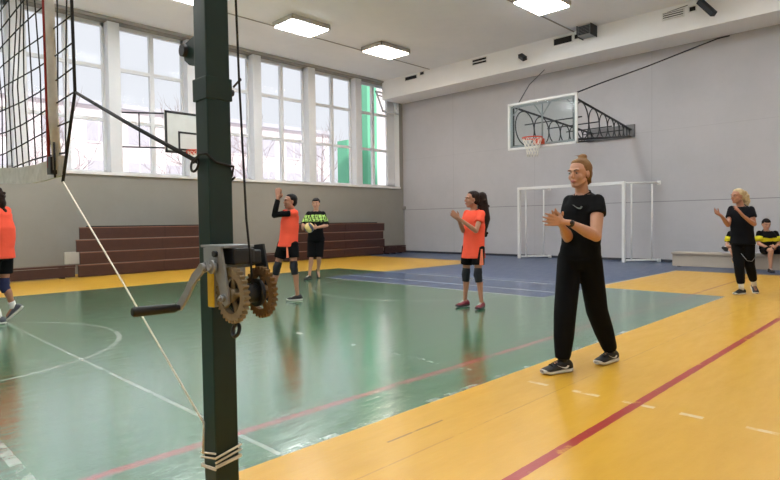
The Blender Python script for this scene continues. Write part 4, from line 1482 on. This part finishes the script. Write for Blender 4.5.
JB = {'head': (0.156, -0.01, 1.60), 'neck': (0.151, 0.02, 1.452), 'chest': (0.150, 0, 1.27), 'waist': (0.140, 0, 1.05), 'pelvis': (0.142, 0, 0.90),
      'shL': (0.300, 0, 1.385), 'elL': (0.385, -0.08, 1.135), 'wrL': (0.215, -0.26, 1.10), 'haL': (0.195, -0.345, 1.10),
      'shR': (0.0, 0, 1.388), 'elR': (-0.110, -0.06, 1.165), 'wrR': (-0.095, -0.26, 1.075), 'haR': (-0.085, -0.345, 1.08),
      'hipL': (0.230, 0, 0.86), 'knL': (0.205, -0.06, 0.46), 'anL': (0.150, 0.24, 0.155), 'hipR': (0.060, 0, 0.86), 'knR': (0.050, -0.10, 0.457), 'anR': (-0.005, -0.04, 0.088),
      'toeL': (0.215, 0.10, 0.033), 'toeR': (-0.09, -0.20, 0.02)}
person('player in black kit with lime chest print holding a ball before the right bench stack', (7.40, 9.70), JB, dict(
    look=(-0.08, -1.0, -0.05), hair='cap', hairm=M['hair_black'], skin=M['skin'], w=.96, head=1.0, hem=-.05, sleeve=.95, loose=.018, flare=.012,
    shirtm=M['limejersey'], pantm=M['blackcloth'], pname='shorts', plen=.98, pr=(.100, .090, .084), shoem=M['shoeblack'], solem=M['soledark'], pitchL=0.85, browm=M['hair_black'],
    palmL=(-1, -.2, 0), palmR=(1, -.2, .1), curl=.25))

JL = {'head': (-0.095, 0, 1.60), 'neck': (-0.020, 0.02, 1.46), 'chest': (0.010, 0, 1.29), 'waist': (0.015, 0, 1.05), 'pelvis': (0.013, 0, 0.89),
      'shL': (0.010, -0.15, 1.392), 'elL': (-0.09, -0.24, 1.16), 'wrL': (-0.29, -0.26, 1.28), 'haL': (-0.36, -0.24, 1.32),
      'shR': (0.0, 0.16, 1.392), 'elR': (-0.10, 0.16, 1.16), 'wrR': (-0.28, 0.02, 1.28), 'haR': (-0.35, -0.04, 1.32),
      'hipL': (-0.01, -0.08, 0.86), 'knL': (-0.075, -0.10, 0.46), 'anL': (0.045, -0.10, 0.088), 'hipR': (0.02, 0.08, 0.86), 'knR': (0.012, 0.06, 0.45), 'anR': (0.080, 0.12, 0.185),
      'toeL': (-0.10, -0.13, 0.02), 'toeR': (-0.02, 0.09, 0.05)}
person('orange shirted player with dark ponytail and blue knee pad at the left edge', (1.62, 8.40), JL, dict(
    look=(-1, 0.15, 0), hair='pony', hairm=M['hair_dark'], ponylen=.26, ponyw=.55, skin=M['skin2'], w=0.92, head=1.0, hem=-.06, hemw=.18, hemd=.15, sleeve=.55, loose=.03, flare=.03,
    shirtm=M['orange'], pantm=M['blackcloth'], pname='shorts', plen=.62, pr=(.095, .093, .088), pad=M['kneeblue'], shoem=M['shoegrey'], solem=M['sole'], pitchR=0.75, sock=(.24, M['sock'])))

J2 = {'head': (-0.150, 0, 1.520), 'neck': (-0.092, 0, 1.372), 'chest': (-0.085, 0, 1.215), 'waist': (-0.073, 0, 1.0), 'pelvis': (-0.057, 0, 0.87),
      'shL': (-0.022, -0.13, 1.312), 'elL': (-0.025, -0.22, 1.085), 'wrL': (-0.255, -0.32, 1.215), 'haL': (-0.320, -0.33, 1.280),
      'shR': (-0.165, 0.12, 1.325), 'elR': (-0.280, 0.02, 1.075), 'wrR': (-0.460, -0.12, 1.215), 'haR': (-0.545, -0.16, 1.260),
      'hipL': (0.0, -0.05, 0.82), 'knL': (0.035, -0.02, 0.453), 'anL': (0.200, 0.12, 0.13), 'hipR': (-0.116, 0.06, 0.82), 'knR': (-0.140, -0.04, 0.443), 'anR': (-0.100, -0.04, 0.088),
      'toeL': (0.12, -0.10, -0.015), 'toeR': (-0.283, -0.12, 0.008)}
C2 = person('blonde woman in black clapping with hands apart beside the seated players', (10.19, 2.27), J2, dict(
    look=(-0.95, -0.28, 0.0), hair='pony', ponylen=.17, ponyw=.8, hairm=M['hair_light'], skin=M['skin2'], w=0.90, head=.98, hem=-.05, sleeve=.55, loose=.022, flare=.016,
    shirtm=M['navycloth'], pantm=M['blackcloth'], plen=1.78, pr=(.088, .072, .054), shoem=M['shoeblack'], solem=M['sole'], sock=(.28, M['sock']), pitchL=0.35, laces=M['shoeblack']))
put('drawcord', MB().tube([(-.165, -.13, .64), (-.09, -.16, .53), (-.02, -.16, .52), (.06, -.14, .60), (.10, -.10, .74)], .0035, 6), M['greymetal'], C2)

JE = {'head': (0.202, -0.03, 1.035), 'neck': (0.235, 0.02, 0.895), 'chest': (0.25, 0, 0.74), 'waist': (0.275, 0.03, 0.56), 'pelvis': (0.29, 0.06, 0.47),
      'shL': (0.42, 0, 0.835), 'elL': (0.473, -0.06, 0.60), 'wrL': (0.270, -0.23, 0.545), 'haL': (0.20, -0.29, 0.535), 'shR': (0.065, 0, 0.840), 'elR': (0.010, -0.06, 0.61), 'wrR': (0.06, -0.25, 0.545), 'haR': (0.115, -0.30, 0.525),
      'hipL': (0.374, 0.02, 0.46), 'knL': (0.40, -0.42, 0.475), 'anL': (0.40, -0.44, 0.088), 'hipR': (0.20, 0.02, 0.46), 'knR': (0.05, -0.42, 0.475), 'anR': (0.05, -0.40, 0.088), 'toeL': (0.36, -0.65, 0.02), 'toeR': (0.0, -0.6, 0.02)}
seat_st = dict(hair='short', hairm=M['hair_black'], skin=M['skin'], w=1.0, head=1.0, hem=.02, sleeve=.8, loose=.022, flare=.012, shirtm=M['yellowjersey'], cuffm=M['yellowcloth'],
               pantm=M['blackcloth'], pname='shorts', plen=.80, pr=(.098, .092, .088), shoem=M['shoeblack'], solem=M['soledark'], browm=M['hair_black'], cuff=(.35, .7), curl=.45)
person('seated dark haired player in black and yellow jersey leaning forward, hands together', (14.75, 3.10), JE, dict(seat_st, look=(-.25, -1, -.25)))
JF = {'head': (0.455, 0, 1.02), 'neck': (0.48, 0.02, 0.885), 'chest': (0.457, 0, 0.73), 'waist': (0.471, 0.03, 0.56), 'pelvis': (0.49, 0.06, 0.47),
      'shL': (0.62, 0, 0.825), 'elL': (0.66, -0.08, 0.60), 'wrL': (0.47, -0.25, 0.545), 'haL': (0.40, -0.29, 0.54), 'shR': (0.275, 0, 0.830), 'elR': (0.185, -0.02, 0.58), 'wrR': (0.180, -0.20, 0.42), 'haR': (0.175, -0.24, 0.33),
      'hipL': (0.563, 0.02, 0.46), 'knL': (0.50, -0.42, 0.475), 'anL': (0.47, -0.42, 0.088), 'hipR': (0.40, 0.02, 0.46), 'knR': (0.26, -0.36, 0.56), 'anR': (-0.08, -0.44, 0.54), 'toeL': (0.43, -0.65, 0.02), 'toeR': (-0.25, -0.6, 0.62)}
person('seated player in black and yellow behind the clapping blonde woman, ankle on knee', (14.64, 3.83), JF, dict(seat_st, look=(-.3, -1, -.1), pitchR=-0.4))


def volleyball(loc, label, m1, m2, r=.104):
    b = thing('volleyball', label, 'ball', loc)
    a, c = MB(), MB()
    bm = bmesh.new()
    bmesh.ops.create_uvsphere(bm, u_segments=36, v_segments=24, radius=r)
    for f in bm.faces:
        cc = f.calc_center_median()
        t = math.atan2(cc.y, cc.x)
        f.smooth = True
        f.material_index = 1 if (math.sin(3 * t + 2.0 * cc.z / r) > 0.35) else 0
    me = bpy.data.meshes.new('ball')
    bm.to_mesh(me)
    bm.free()
    bpy.data.meshes.remove(a.mesh('x'))
    bpy.data.meshes.remove(c.mesh('x'))
    put('cover', me, [m1, m2], b)
    put('valve', MB().cyl((0, -r * .99, .0), (0, -r * 1.003, 0), .004, seg=8), M['black'], b)
    return b


fy_ = Vector((math.cos(YAW), math.sin(YAW), 0))


def from_local(root, p):
    return Vector((root[0], root[1], 0)) + r_ * p[0] + fy_ * p[1] + Vector((0, 0, p[2]))


volleyball(from_local((7.40, 9.70), (0.055, -0.37, 1.095)), 'pale volleyball held by the player in black with lime print', M['balllight'], M['ballblue'])
volleyball(from_local((14.64, 3.83), (0.150, -0.47, 0.250)), 'yellow volleyball held low behind the blonde woman', M['ballyellow'], M['ballblue'])
